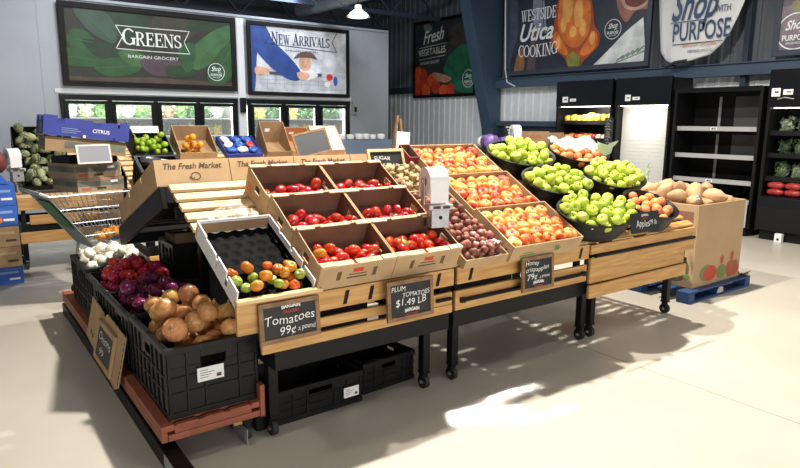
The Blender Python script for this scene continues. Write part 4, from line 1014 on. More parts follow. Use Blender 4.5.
crate('black plastic crate of purple onions behind the yellow onions', T(CX, 3.515, .2015), CW, .58, .33, fl=.20)
crate('black plastic crate of crimson red onions, second from the back of the pallet', T(CX, 4.125, .2015), CW, .60, .33, fl=.20)
crate('black plastic crate of white onions at the back of the pallet', T(CX, 4.755, .2015), CW, .60, .35, fl=.22)
# red pallet and its black skid frame
t = thing('pallet', 'long red brown wooden pallet under the onion crates', 'pallet', T(.69, 2.79, 0))
b = MB(redwood); b.box(0, 0, .17, .06, 2.85, .2); b.box(.44, .0, .17, .50, 2.85, .2); b.box(.06, .0, .155, .44, .03, .192)
for k in range(9): b.box(.06, .05+k*.32, .172, .44, .05+k*.32+.20, .2)
b.build('deck_boards', t, bevel=.003)
b = MB(redwood); b.box(0, 0, .12, .028, 2.85, .1695); b.build('side_board', t, bevel=.003); b = MB(redwood); b.box(.03, 0, .12, .50, .028, .153); b.build('front_board', t, bevel=.003)
b = MB(redwood)
for x in (.07, .20, .33): b.box(x, -.004, .192, x+.10, .028, .2)
b.box(.482, -.012, .12, .507, .035, .29); b.build('corner_post', t, bevel=.003)
t = thing('skid_frame', 'black steel skid rails on the floor under the red pallet', 'frame', T(.69, 2.4, 0))
for x0, x1, y0, y1 in ((-.0, .075, 0, 3.3), (.40, .46, .55, 3.2)):
    b = MB(blackm); b.box(x0, y0, 0, x1, y1, .085); b.m(greyst); b.box(x0-.004, y0, .0, x0, y1*.11, .085); b.build('skid_rail', t, bevel=.004)
b = MB(blackm)
for y in (.6, 1.8, 2.9): b.box(.03, y, .0855, .45, y+.07, .1195)
b.build('cross_bar', t)
b = MB(wood); b.box(.36, .43, .0855, .41, .55, .1195); b.build('wood_block', t)
b = MB(blackm); b.box(.40, .405, .10, .45, .455, .119); b.box(.405, .41, .05, .445, .45, .10); l = b.build('corner_foot', t); b = MB(rubber); b.tube([(.412, .43, .04), (.438, .43, .04)], .04, 14); b.build('wheel', l, smooth=50)
# leaning cardboard panel with chalk sign
PMX = frame((.655, 4.42, .125), (0, -1, 0), (.22, 0, 1))
t = thing('cardboard_panel', 'cardboard panel leaning on the purple onion crate side', 'panel', PMX)
b = MB(card); b.prism([(0, .06), (.86, -.01), (.92, .02), (.92, .30), (.45, .315), (.40, .28), (.33, .30), (0, .32)], 0, .007); b.m(blackm)
b.box(.10, .10, .007, .13, .13, .0078); b.box(.16, .09, .007, .19, .12, .0078)
b.m(mat('dark_edge_tape', (.03, .03, .03), .6))
for k in range(8): b.box(.905, .03+k*.032, .007, .918, .05+k*.032, .0078)
b.build('panel_sheet', t)
SG = PMX @ T(.33, .02, .0085)
chalk_sign('small wood framed chalkboard hung on the leaning cardboard panel', SG, .44, .24, (('Onions', .06, .13, .07, .30, .0), ('99', .12, .05, .06, .10, 0)), fw=.03, fm=card)
# drips of orange chalk on that board are part of its lettering

# crates on the floor under the table
crate('black plastic crate on the floor under the tomato table, nearest one with a white label', T(1.30, 2.86, 0) @ RZ(.0), .52, .40, .19, tagc=(.40, .05, .10, .06))
crate('black plastic crate on the floor under the tomato table, right of the labelled crate', T(1.88, 2.92, 0) @ RZ(.06), .38, .42, .19)
o = MB(mat('teal_plastic', (.02, .25, .28), .4)); o.box(1.19, 2.90, .155, 1.235, 2.93, .18); 
o.m(blackm); o.box(1.18, 2.86, 0, 1.25, 2.95, .155); tag(o.build('teal_latch_box', bevel=.004), 'small black box with a teal top by the near table leg', 'box')
# crates under the back half
for k, n in enumerate(('bottom', 'middle', 'top')):
    t = crate('black plastic crate behind the pallet, %s of a stack of three' % n, T(1.20+.01*k, 4.27, .001+.252*k), .44, .36, .25)
t = thing('carton', 'torn cardboard box inside the stacked black crates behind the pallet', 'box', T(1.245, 4.32, .53))
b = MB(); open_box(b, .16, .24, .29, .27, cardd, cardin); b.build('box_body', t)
t = thing('carton', 'low cardboard box beside the torn one in the top stacked crate', 'box', T(1.425, 4.32, .53))
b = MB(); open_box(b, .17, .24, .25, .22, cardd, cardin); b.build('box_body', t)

# ------------------------------------------------------------------ shopping cart with boxes on it
CT_M = T(.66, 5.70, 0) @ RZ(.16)
t = thing('shopping_cart', 'wire shopping cart with green seat flap under the citrus box stack', 'cart', CT_M)
LB, WB, ZT, ZB = .70, .55, .97, .50
def cw(x, f): return x
b = MB(chrome)
def ring(z, x0, x1, i): return [(x0, i, z), (x1, i+.04, z), (x1, WB-i-.04, z), (x0, WB-i, z), (x0, i, z)]
b.tube(ring(ZT, 0, LB, 0), .009, 6)
for f in (.25, .5, .75, 1.): 
    z = ZT+(ZB-ZT)*f; x0 = .34*f; b.tube(ring(z, x0, LB-.05*f, .03*f), .004 if f < 1 else .007, 5)
for k in range(15):
    f = k/14; b.tube([(f*LB, .04*f, ZT), (.34+(LB-.39)*f, .03+.04*f, ZB)], .003, 4); b.tube([(f*LB, WB-.04*f, ZT), (.34+(LB-.39)*f, WB-.03-.04*f, ZB)], .003, 4)
for k in range(8): y = .05+k*(WB-.1)/7; b.tube([(LB, y, ZT), (LB-.05, y, ZB), (.34, y, ZB)], .003, 4)
b.build('basket', t)
b = MB(mat('cart_gate_mesh', (.22, .24, .24), .5, .4)); b.prism([(0, ZT), (.012, ZT), (.352, ZB), (.34, ZB)], -.02, -(WB-.02), 'y'); 
b.build('rear_gate', t)
b = MB(mat('green_flap', (.03, .16, .075), .45)); b.prism([(.02, ZT-.05), (.03, ZT-.05), (.20, ZT-.29), (.19, ZT-.29)], -.06, -.40, 'y'); 
b.tf(T(-.014, 0, -.0)); b.prism([(.035, ZT-.05), (.045, ZT-.05), (.215, ZT-.29), (.205, ZT-.29)], -.06, -.40, 'y'); b.tf(); b.build('seat_flap', t)
b = MB(mat('grey_handle', (.35, .37, .38), .4)); b.tube([(0, 0, ZT), (-.05, .0, ZT+.03), (-.05, WB, ZT+.03), (0, WB, ZT)], .014, 8); b.build('handle', t, smooth=60)
b = MB(galv)
for y in (.05, WB-.05): b.tube([(.36, y, ZB-.008), (.30, y, .18), (LB-.06, y, .18)], .013, 8); b.tube([(LB-.12, y, ZB-.008), (LB-.06, y, .18)], .011, 8)
b.tube([(.30, .05, .18), (.30, WB-.05, .18)], .011, 8); b.tube([(LB-.06, .05, .18), (LB-.06, WB-.05, .18)], .011, 8); b.build('frame', t, smooth=60)
for x in (.32, LB-.08):
    for y in (.06, WB-.06):
        b = MB(rubber); b.tube([(x, y-.014, .06), (x, y+.014, .06)], .06, 14); b.m(galv); b.box(x-.01, y-.02, .06, x+.01, y-.0145, .17); b.box(x-.01, y+.0145, .06, x+.01, y+.02, .17); b.build('wheel', t, smooth=50)
b = MB(p_orange)
for k in range(9): sphere_lump(b, .042, .042, .04, at=(.0+.062*(k % 3)+.02*(k//3 % 2), .0+.062*(k//3), .02*((k*7) % 3)), nu=10, nv=6)
tag(b.build('orange_net_bag', smooth=True, M=T(1.06, 5.87, .575)), 'net bag of oranges lying in the wire cart basket', 'bag')
b = MB(bluebox2); pillow(b, .26, .18, .07, 4); tag(b.build('blue_packet', smooth=True, M=T(1.22, 6.10, .508)), 'blue packet in the bottom of the wire cart', 'packet')
# the stack of boxes standing on the cart rim
printc = mat('banded_carton', (.38, .29, .20), .75, var=.2); band = mat('grey_green_print', (.17, .19, .16), .75, var=.35, scale=10); redb = mat('dull_red_print', (.40, .13, .07), .75)
def stackbox(label, M, w, d, h, body, bandm=None, name='carton'):
    t = thing(name, label, 'box', M); b = MB(body)
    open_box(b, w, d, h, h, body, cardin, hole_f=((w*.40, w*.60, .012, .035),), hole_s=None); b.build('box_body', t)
    b = MB()
    if bandm:
        b.m(bandm); b.box(.004, -.0012, h*.42, w-.004, -.0003, h*.80); b.box(-.0012, .004, h*.42, -.0003, d-.004, h*.80)
        b.m(redb); b.box(w*.12, -.0016, h*.86, w*.88, -.0013, h*.93); b.box(w*.08, -.0016, h*.12, w*.28, -.0013, h*.34); b.m(paper); b.box(w*.70, -.0018, h*.62, w*.86, -.0013, h*.78); b.build('print', t)
    return t
stackbox('banded produce carton at the bottom of the stack on the cart', T(.90, 5.80, .981) @ RZ(.35), .42, .40, .115, printc, band)
stackbox('banded produce carton second from the bottom of the cart stack', T(.885, 5.80, 1.098) @ RZ(.38), .42, .40, .125, printc, band)
t = thing('black_tray', 'black plastic tray squeezed under the tilted brown carton on the cart', 'tray', T(.86, 5.86, 1.225) @ RZ(.3)); b = MB(blackp); open_box(b, .42, .32, .055, .055, blackp, blackp); b.build('tray_body', t)
TB_ = T(.70, 5.78, 1.305) @ RY(.06) @ RZ(.0)
t = stackbox('wide brown carton tilted to the right under the blue citrus box', T(.68, 5.78, 1.345) @ RY(.11), .61, .42, .115, cardd, None)
b = MB(band); b.box(.14, -.0012, .03, .60, -.0003, .085); b.box(-.0012, .03, .03, -.0003, .4, .09); b.m(greenink); b.tf(frame((0, -.0014, 0), (1, 0, 0), (0, 0, 1))); b.poly(ell(.54, .08, .012, .012, 10), .0003); b.tf(); b.build('print', t)
t = thing('citrus_box', 'dark blue carton lettered CITRUS on top of the cart stack', 'box', T(.675, 5.76, 1.475) @ RY(.12))
b = MB(); w, d, h = .645, .44, .11; open_box(b, w, d, h, h, bluebox, bluebox, hole_f=((w*.40, w*.44, .0, .018), (w*.80, w*.83, 0, .018)))
b.m(bluebox)
for x0, x1, hh in ((0, .10, .05), (.15, .36, .035), (.42, .55, .03), (.57, .645, .045)): b.box(x0, 0, h, x1, .006, h+hh); b.box(x0, d-.006, h, x1, d, h+hh)
for y0, y1 in ((.03, .16), (.26, .40)): b.box(0, y0, h, .006, y1, h+.035); b.box(w-.006, y0, h, w, y1, h+.035)
b.build('box_body', t)
b = MB(); b.tf(frame((0, -.0012, 0), (1, 0, 0), (0, 0, 1))); put_text(b, white, 'CITRUS', .36, .05, 0, .042, .13, .006); b.m(mat('faint_blue_print', (.20, .26, .48), .7)); b.box(.13, .062, 0, .25, .068, .0004); b.box(.13, .046, 0, .27, .052, .0004); b.box(.13, .03, 0, .24, .036, .0004); b.m(paper); b.poly(ell(.30, .012, .012, .012, 12), .0003)
b.tf(frame((-.0012, 0, 0), (0, -1, 0), (0, 0, 1))); b.m(mat('faint_blue_print', (.2, .26, .48))); b.box(-.22, .02, 0, -.1, .10, .0004); b.build('lettering', t)
t = thing('framed_whiteboard', 'grey faced board in a white frame leaning on the banded cartons', 'sign', frame((.90, 5.70, 1.227), (1, .1, 0), (-.06, .22, 1)))
b = MB(mat('pale_frame', (.62, .60, .56), .5)); w, h = .27, .16; b.box(0, 0, -.006, w, .014, .006); b.box(0, h-.014, -.006, w, h, .006); b.box(0, .014, -.006, .014, h-.014, .006); b.box(w-.014, .014, -.006, w, h-.014, .006); b.build('frame', t)
b = MB(mat('grey_face', (.26, .27, .31), .3)); b.box(.013, .013, -.004, w-.013, h-.013, .003); b.build('face', t)

# black crate with packets on the lime table's left end
t = crate('black crate of plastic packets at the left end of the lime table', DF(1.39, 5.5) @ T(0, .30, .012), .36, .28, .25, fl=.17)
pk1 = MB(mat('dark_packet', (.06, .06, .075), .25, var=.5, scale=30)); pillow(pk1, .2, .13, .05, 2); m1 = pk1.mesh('packet', True)
pk2 = MB(mat('orange_packet', (.62, .24, .06), .3, var=.4, scale=25)); pillow(pk2, .12, .12, .05, 5); m2 = pk2.mesh('packet', True)
pk3 = MB(mat('pale_packet', (.62, .64, .68), .2, var=.3, scale=25)); pillow(pk3, .18, .12, .04, 6); m3 = pk3.mesh('packet', True)
for me, x, y, z, a, lab in ((m1, .12, .10, .092, .4, 'dark plastic packet low in the crate of packets'), (m3, .22, .16, .15, -.5, 'pale plastic packet on top in the crate of packets'), (m2, .26, .08, .095, .2, 'orange packet at the right of the crate of packets'), (m1, .12, .20, .15, -.3, 'dark plastic packet at the back of the crate of packets')):
    tag(obj_from(me, 'packet', DF(1.39, 5.5) @ T(x, y+.28, z+.092) @ RZ(a)), lab, 'packet')

# ------------------------------------------------------------------ blue cartons at the left edge
for k, (z0, h, m_, lab) in enumerate(((0, .17, bluebox2, 'bright blue carton on the floor at the left edge, bottom of the stack'), (.171, .20, card, 'brown carton on the bottom blue one at the left edge'), (.372, .20, card, 'brown carton under the two blue cartons at the left edge'), (.573, .20, bluebox2, 'bright blue carton with orange spot, second from the top at the left edge'), (.774, .20, bluebox2, 'bright blue carton topmost of the stack at the left edge'))):
    t = thing('carton', lab, 'box', T(.02, 7.0, z0+.001))
    b = MB(m_); b.box(0, 0, 0, .52, .36, h-.004); b.m(cardlip if m_ is card else mat('pale_blue_print', (.25, .38, .7), .6)); b.box(.2, -.001, h*.62, .48, 0, h*.74); b.build('box_body', t, bevel=.004)
    b = MB(ink if m_ is card else white); b.box(.40, -.0016, h*.25, .49, -.0011, h*.36)
    if m_ is bluebox2 and z0 > .3: b.m(orangem); b.tf(frame((0, -.0014, 0), (1, 0, 0), (0, 0, 1))); b.poly(ell(.36, h*.3, .032, .032, 14), 0)
    b.build('print', t)
t = thing('carton', 'small blue carton lying on the blue stack at the left edge', 'box', T(.0, 7.02, .976)); b = MB(bluebox2); b.prism([(0, 0), (.50, 0), (.46, .06), (.30, .10), (0, .10)], 0, -.3, 'y'); b.build('box_body', t, bevel=.004)
b = MB(mat('dark_red_cloth', (.22, .03, .03), .6, var=.4, scale=18)); pillow(b, .12, .16, .20, 8, 12, 6); tag(b.build('red_net_sack', smooth=True, M=T(.44, 7.17, 1.078)), 'dark red net sack at the left edge beside the bag roll', 'sack')
# ------------------------------------------------------------------ produce shapes
def lathe_mesh(nm, mt, prof, n=14, sx=1, sy=1, lobes=0, amp=0., extra=None):
    b = MB(mt); b.lathe(prof, n, sx, sy, lobes, amp, closed=False)
    if extra: extra(b)
    bmesh.ops.remove_doubles(b.bm, verts=b.bm.verts, dist=1e-6)
    return b.mesh(nm, True)
APP = [(0, -.80), (.12, -.84), (.30, -.88), (.52, -.78), (.74, -.52), (.92, -.12), (.99, .25), (.93, .58), (.74, .82), (.48, .92), (.24, .86), (.08, .70), (0, .66)]
def apple_me(mt, r, sz=1.): return lathe_mesh('apple', mt, [(a*r, b_*r*.92*sz) for a, b_ in APP], 14, 1, 1, 5, .018)
b = MB(p_stem); b.tube([(0, 0, 0), (.05, .02, .22), (.12, .02, .34)], .035, 5); STEM = b.mesh('stem')
me_apple = [apple_me(p_apple, 1.), apple_me(p_appley, 1.), apple_me(p_apple, 1., .93)]
me_green = [apple_me(p_green, 1., 1.), apple_me(p_green, 1., .94), apple_me(p_green, 1., 1.06)]
me_peach = [lathe_mesh('peach', p_peach, [(0, -.95), (.3, -.92), (.65, -.72), (.92, -.3), (1., .1), (.9, .5), (.62, .82), (.3, .93), (.1, .88), (0, .84)], 12)]
ON = [(0, -.80), (.10, -.84), (.22, -.82), (.55, -.70), (.85, -.40), (1.0, .0), (.94, .34), (.74, .62), (.46, .80), (.24, .92), (.13, 1.02)]
def onion_me(mt, nk, sq=1.):
    def ex(b): b.m(nk); b.lathe([(.13, 1.02), (.09, 1.14), (.12, 1.24), (.04, 1.30), (0, 1.29)], 7, closed=False); b.lathe([(0, -.88), (.13, -.87), (.12, -.80)], 7, closed=False)
    return lathe_mesh('onion', mt, [(a, z*sq) for a, z in ON], 16, extra=ex)
me_onion = [onion_me(p_onion, p_oneck, 1.), onion_me(p_onion, p_oneck, .92), onion_me(p_onion, p_oneck, 1.03)]
p_ored = mat('p_pink_yellow_onion', (.50, .19, .085), .32, col2=(.60, .29, .13), scale=9, stretch=(1, 1, .35), hue=.03, val=.3)
p_ogold = mat('p_gold_onion', (.70, .41, .13), .32, col2=(.60, .29, .09), scale=9, stretch=(1, 1, .35), hue=.03, val=.25)
me_onion += [onion_me(p_ored, p_oneck, .96), onion_me(p_ogold, p_oneck, 1.)]
me_ron = [onion_me(p_ronion, p_ronion, .9)]; me_pon = [onion_me(p_ponion, p_ponion, .9), onion_me(p_ponion, p_ponion, 1.05)]; me_won = [onion_me(p_white, p_white, .92)]
def plum_me(mt, k): return lathe_mesh('plum_tomato', mt, [(0, -1.30), (.30, -1.32), (.66, -1.08), (.92, -.60), (1., .0), (.94, .55), (.72, 1.0), (.36, 1.24), (.1, 1.25), (0, 1.2)], 12)
me_plum = [plum_me(p_tom, 0)]; me_plumd = [plum_me(p_tomd, 0)]
def heir_me(mt): return lathe_mesh('mixed_tomato', mt, [(0, -.70), (.3, -.74), (.68, -.6), (.95, -.22), (1., .08), (.86, .46), (.56, .68), (.24, .66), (.06, .54), (0, .52)], 18, 1, 1, 6, .05)
_h = [heir_me(p_heir), heir_me(p_heirr), heir_me(p_tomy), heir_me(p_tomg)]; me_heir = [_h[0]]*4+[_h[1]]*5+[_h[2]]*2+[_h[3]]*4
b = MB(p_calyx)
for k in range(5):
    a = k*1.2566; b.add([(0, 0, .04), (.22*math.cos(a-.3), .22*math.sin(a-.3), .05), (.52*math.cos(a), .52*math.sin(a), .12), (.22*math.cos(a+.3), .22*math.sin(a+.3), .05)], [(0, 1, 2, 3)])
b.tube([(0, 0, .0), (0, .04, .2)], .05, 5); CALYX = b.mesh('calyx')
def pot_me(nm, mt, rx, ry, rz, seed, amp=.3, nu=12, nv=8, pinch=0.):
    b = MB(mt); sphere_lump(b, rx, ry, rz, amp, 1.6, seed, nu, nv, pinch=pinch); return b.mesh(nm, True)
me_pot = [pot_me('red_potato', p_pot, 1.15, .95, .9, s) for s in (1, 2, 3, 4)]
me_sq = [pot_me('tan_squash', p_squash, .92, .92, 1.35, s, .2, 14, 10, .16) for s in (1, 2, 3)]
me_tan = [pot_me('tan_root', p_tan, 1.3, .8, .75, s, .7, 10, 7) for s in (1, 2, 3)]
me_lime = [pot_me('lime', p_lime, .95, .95, 1.1, 2, .06)]; me_or = [pot_me('orange', p_orange, 1, 1, 1, 2, .03)]
b = MB(p_arti)
sphere_lump(b, .72, .72, .85, 0)
for ring_, (n, ph, ln) in enumerate(((7, -.75, .55), (8, -.25, .62), (8, .2, .62), (7, .65, .55), (5, 1.1, .42))):
    for k in range(n):
        a = 2*math.pi*(k+.5*(ring_ % 2))/n; base = V((math.cos(a)*math.cos(ph)*.66, math.sin(a)*math.cos(ph)*.66, math.sin(ph)*.8))
        tn = V((-math.sin(a), math.cos(a), 0)); out = V((math.cos(a), math.sin(a), 0))
        mid = base+out*.16+V((0, 0, ln*.45)); tip = base*1.0+out*(.12-.1*ring_*.2)+V((0, 0, ln)); wd_ = .25
        b.add([base-tn*wd_*.7, base+tn*wd_*.7, mid+tn*wd_, tip, mid-tn*wd_, mid+out*.05], [(0, 1, 5), (1, 2, 5), (2, 3, 5), (3, 4, 5), (4, 0, 5)])
b.tube([(0, 0, -.75), (0, 0, -1.05)], .16, 8); me_arti = [b.mesh('artichoke', True)]

RN = random.Random(2024)
def drop(n, x0, x1, y0, y1, zf, r, rj=.08, tries=16, oval=False, dome=None, pre=(), cap=None, hump=.0):
    S = list(pre); out = []
    cx, cy = (x0+x1)/2, (y0+y1)/2
    for i in range(n):
        rr = r*(1+RN.uniform(-rj, rj)); best = None
        for t_ in range(tries):
            if oval:
                a = RN.uniform(0, 2*math.pi); q = math.sqrt(RN.random()); x = cx+math.cos(a)*q*((x1-x0)/2-rr*.9); y = cy+math.sin(a)*q*((y1-y0)/2-rr*.9)
            else: x = RN.uniform(x0+rr*.95, x1-rr*.95); y = RN.uniform(y0+rr*.95, y1-rr*.95)
            z = zf+rr*.9
            for (sx, sy, sz, sr) in S:
                d2 = (sx-x)**2+(sy-y)**2; R_ = (sr+rr)*.97
                if d2 < R_*R_: z = max(z, sz+math.sqrt(R_*R_-d2))
            cost = z+(dome*(((x-cx)/((x1-x0)/2))**2+((y-cy)/((y1-y0)/2))**2) if dome else 0)
            if best is None or cost < best[0]: best = (cost, x, y, z)
        if cap and best[3]+rr > cap+hump*(1-(abs((best[1]-cx)/((x1-x0)/2))**2+abs((best[2]-cy)/((y1-y0)/2))**2)): continue
        S.append((best[1], best[2], best[3], rr)); out.append((best[1], best[2], best[3], rr))
    return out
def rrot(tilt=.6):
    return RZ(RN.uniform(0, 6.28)) @ RX(RN.gauss(0, tilt)) @ RY(RN.gauss(0, tilt))
def put(mes, nm, M, r, lab, cat, grp, tilt=.6, child=None, cz=0., cname='stem', rot=None):
    me = RN.choice(mes) if isinstance(mes, list) else mes
    o = obj_from(me, nm, M @ (rot if rot is not None else rrot(tilt)) @ Matrix.Scale(r, 4)); tag(o, lab, cat, grp)
    if child:
        c = bpy.data.objects.new(cname, child); COL.objects.link(c); c.parent = o; c.location = (0, 0, cz)
    return o
def heap(F, pts, mes, nm, lab, cat, grp, **k):
    for (x, y, z, r) in pts: put(mes, nm, F @ T(x, y, z), r, lab, cat, grp, **k)

# onions in the crates
F = T(CX, 2.84, .2015)
pts = drop(110, .018, CW-.018, .02, .60, .252, .056, .10, 9, dome=.02, cap=.47, hump=.09)
heap(F, pts, me_onion, 'yellow_onion', 'yellow onions heaped in the front black crate', 'onion', 'yellow onions in the front crate', tilt=.8)
F = T(CX, 3.515, .2015)
heap(F, drop(90, .018, CW-.018, .02, .56, .202, .047, .12, 12, dome=.03, cap=.43, hump=.07), me_pon, 'purple_onion', 'dark purple onions behind the yellow ones', 'onion', 'purple onions', tilt=1.)
F = T(CX, 4.125, .2015)
heap(F, drop(100, .018, CW-.018, .02, .58, .202, .045, .12, 12, dome=.03, cap=.43, hump=.06), me_ron, 'crimson_onion', 'crimson red onions between the purple and the white ones', 'onion', 'crimson onions', tilt=1.)
F = T(CX, 4.755, .2015)
heap(F, drop(90, .018, CW-.018, .02, .58, .222, .048, .12, 12, dome=.03, cap=.43, hump=.06), me_won, 'white_onion', 'white onions in the rear crate of the pallet', 'onion', 'white onions', tilt=.7)
# plum tomatoes
for rn, cn, M in PBF:
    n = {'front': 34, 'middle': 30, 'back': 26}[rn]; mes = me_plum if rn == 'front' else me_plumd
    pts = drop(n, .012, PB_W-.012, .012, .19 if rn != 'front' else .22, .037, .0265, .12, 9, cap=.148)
    for i, (x, y, z, r) in enumerate(pts):
        m_ = mes; lab = 'plum tomatoes in the %s row %s box' % (rn, cn); grp = lab; nm = 'plum_tomato'
        if rn == 'front' and i == len(pts)-2: m_ = [plum_me(p_tomy if cn == 'left' else p_tomg, 0)]; lab = 'single %s plum tomato in the front row %s box' % ('yellow' if cn == 'left' else 'green', cn); grp = None; x = .06 if cn == 'left' else .12; y = .13; z = z+.012
        put(m_, nm, M @ T(x, y, z), r*1.02, lab, 'tomato', grp, rot=RZ(RN.uniform(0, 3.1)) @ RX(1.2+RN.gauss(0, .35)))
# mixed tomatoes in the white carton
pts = drop(26, .012, HW-.012, .012, .235, .025, .030, .16, 7, cap=.125)
for (x, y, z, r) in pts: put(me_heir, 'mixed_tomato', HM @ T(x, y, z), r, 'red, orange and green mixed tomatoes in the white carton', 'tomato', 'mixed tomatoes in the white carton', tilt=.5, child=CALYX, cz=.5, cname='calyx')
# apples in trays
for rn, M in ATF:
    r = .050; nx = 6; ny = 4
    lab = 'red and yellow apples packed in the %s tray' % rn
    for lay in range(1):
        for j in range(ny+1):
            for i in range(nx-(lay or j % 2)):
                x = AT_W/2+(i-(nx-1-(lay or j % 2))/2)*.103+RN.uniform(-.006, .006); y = .062+j*.070+RN.uniform(-.005, .005)+lay*.045
                if lay and (y > .34 or RN.random() < .12): continue
                z = .032+r*.93+RN.uniform(0, .004)
                put(me_apple, 'apple', M @ T(x, y, z), r*RN.uniform(.95, 1.05), lab, 'apple', 'apples in the %s tray' % rn, rot=RZ(RN.uniform(0, 6.28)) @ RX(RN.gauss(0, .5)), child=STEM, cz=.62)
# potatoes, tan roots
heap(PM, drop(190, .012, PW_-.012, .012, PD_-.02, .032, .0235, .18, 10, cap=.125), me_pot, 'red_potato', 'small red potatoes in the long box beside the apples', 'potato', 'red potatoes', tilt=1.2)
heap(RM, drop(48, .012, .325, .012, .32, .032, .024, .25, 8), me_tan, 'tan_root', 'knobbly pale tan roots behind the bag roll', 'root', 'tan roots', tilt=1.2)

# ------------------------------------------------------------------ black tubs on the third table
def tub(label, M, rx=.345, ry=.20, h=.15):
    b = MB(blackp); k = ry/rx
    b.lathe([(rx*.86, 0), (rx*.93, .05), (rx*.98, h*.92), (rx*1.03, h*.94), (rx*1.03, h), (rx*.97, h), (rx*.93, h*.9), (rx*.86, .085), (0, .08)], 36, 1, k, closed=False)
    b.add([(rx*.86*math.cos(2*math.pi*j/36), rx*.86*k*math.sin(2*math.pi*j/36), 0) for j in range(36)], [tuple(range(36))[::-1]])
    o = b.build('produce_tub', smooth=50, M=M); tag(o, label, 'tub'); return o
def tubfr(x, v, ry=.20): return DF(x) @ T(0, v, .002)
TUBS = (('front', 'left', 3.685, .165, me_green, 'green apples', .040, 36), ('middle', 'left', 3.70, .585, me_green, 'green apples', .040, 36), ('middle', 'right', 4.41, .585, me_green, 'green apples', .040, 36), ('back', 'left', 3.70, 1.0, me_green, 'green apples', .040, 36), ('front', 'right', 4.335, .165, me_peach, 'peaches', .038, 34), ('back', 'right', 4.41, 1.0, me_peach, 'peaches', .039, 36))
for rn, cn, x, v, mes, nm, r, n in TUBS:
    rx = .248 if (rn, cn) == ('front', 'right') else .372 if (rn, cn) == ('front', 'left') else .335
    M = tubfr(x, v); tub('black oval tub of %s, %s row %s on the third table' % (nm, rn, cn), M, rx)
    for (px_, py_, pz_, rr) in drop(int(n*1.5*rx/.30), -rx*1.02, rx*1.02, -.205, .205, .085, r, .08, 14, True, .02, cap=.205 if mes is me_green else .165, hump=.04 if mes is me_green else .025):
        put(mes, 'green_apple' if mes is me_green else 'peach', M @ T(px_, py_, pz_), rr, '%s in the %s row %s black tub' % (nm, rn, cn), 'apple' if mes is me_green else 'peach', '%s in the %s %s tub' % (nm, rn, cn), tilt=.6, child=STEM if mes is me_green else None, cz=.64)
b = MB(clear)
vs = []; 
for j in range(9):
    for i in range(13): vs.append((-.26+.52*i/12, -.1+.22*j/8, .155+.035*noise.noise(V((i*.5, j*.6, 3)))+.02*math.sin(i*1.3)))
b.add(vs, [(j*13+i, j*13+i+1, (j+1)*13+i+1, (j+1)*13+i) for j in range(8) for i in range(12)])
tag(b.build('plastic_sheet', smooth=True, M=tubfr(4.41, 1.0) @ T(0, .05, .03)), 'crumpled clear plastic sheet over the back tub of peaches', 'plastic sheet')
b = MB(mat('pale_green_tissue', (.62, .72, .50), .7)); vs = []
for j in range(6):
    for i in range(7): vs.append(((i-3)*.025*(1+.2*j), .012*math.sin(i*2.1+j), j*.02+.012*abs(i-3)))
b.add(vs, [(j*7+i, j*7+i+1, (j+1)*7+i+1, (j+1)*7+i) for j in range(5) for i in range(6)])
o = b.build('paper_tissue', smooth=True, M=T(4.60, 3.30, 1.305)); tag(o, 'pale green paper leaf between the middle right and the back right tub', 'paper')
o2 = o.copy(); COL.objects.link(o2); o2.matrix_world = T(4.74, 2.98, 1.115) @ RZ(.6); o2['label'] = 'pale green paper leaf at the right end of the middle right apple tub'

# ------------------------------------------------------------------ plastic bag with bulbs on the bare slats
SF = DF(1.06) @ T(0, .60, .001)
heap(SF, [(.20, .03, .033, .036), (.10, .02, .026, .028), (.03, .035, .026, .028), (.28, .045, .026, .028)], me_won, 'white_bulb', 'white onion bulbs in the clear bag on the bare slats', 'onion', 'white bulbs in the clear bag', tilt=1.2)
b = MB(mat('clear_bag_film', (.85, .86, .86), .12, alpha=.28, spec=.8)); vs = []
for j in range(13):
    for i in range(21):
        x = -.02+.36*i/20; y = -.02+.16*j/12; e = min(i, 20-i, 8)/8*min(j, 12-j, 4)/4
        vs.append((x, y, .003+.075*e*(1+.3*noise.noise(V((i*.45, j*.5, 1))))+.028*e*abs(noise.noise(V((i*.9, j*.9, 5))))))
b.add(vs, [(j*21+i, j*21+i+1, (j+1)*21+i+1, (j+1)*21+i) for j in range(12) for i in range(20)])
tag(b.build('plastic_bag', smooth=35, M=SF), 'crumpled clear plastic bag lying on the bare slats', 'plastic bag')

# ------------------------------------------------------------------ pallet bin of tan squash
t = thing('pallet', 'blue painted wooden pallet under the tall squash bin', 'pallet', T(5.24, 2.80, 0))
for z0, z1, nm in ((.088, .106, 'top_board'), (.0, .018, 'bottom_board')):
    for k in range(6 if z0 else 3):
        y = k*(1.06-.12)/(5 if z0 else 2); b = MB(bluepal); b.box(0, y, z0, 1.13, y+.12, z1); b.build(nm, t, bevel=.003)
for x in (0, .50, 1.03):
    for y in (0, .47, .94): b = MB(bluepal); b.box(x, y, .0185, x+.10, y+.12, .0875); b.build('block', t, bevel=.003)
b = MB(mat('pale_scrap', (.5, .48, .45), .8)); b.prism([(.48, .03), (.60, .03), (.585, .075), (.53, .085), (.495, .06)], .003, .006, 'y'); b.build('paper_scrap', t)
BX0, BY0, BZ0, BW, BD, BH = 5.385, 2.86, .107, .86, .98, .765
t = thing('pallet_bin', 'tall printed cardboard bin of tan squash at the end of the display', 'bin', T(BX0, BY0, BZ0))
b = MB(mat('bin_cardboard', (.50, .335, .19), .8, var=.1, scale=3)); th = .014
b.box(0, 0, 0, BW, th, BH); b.box(0, BD-th, 0, BW, BD, BH); b.box(0, th, 0, th, BD-th, BH); b.box(BW-th, th, 0, BW, BD-th, BH); b.box(th, th, 0, BW-th, BD-th, .014); b.box(th, th, .58, BW-th, BD-th, .594); b.build('bin_body', t, bevel=.004)
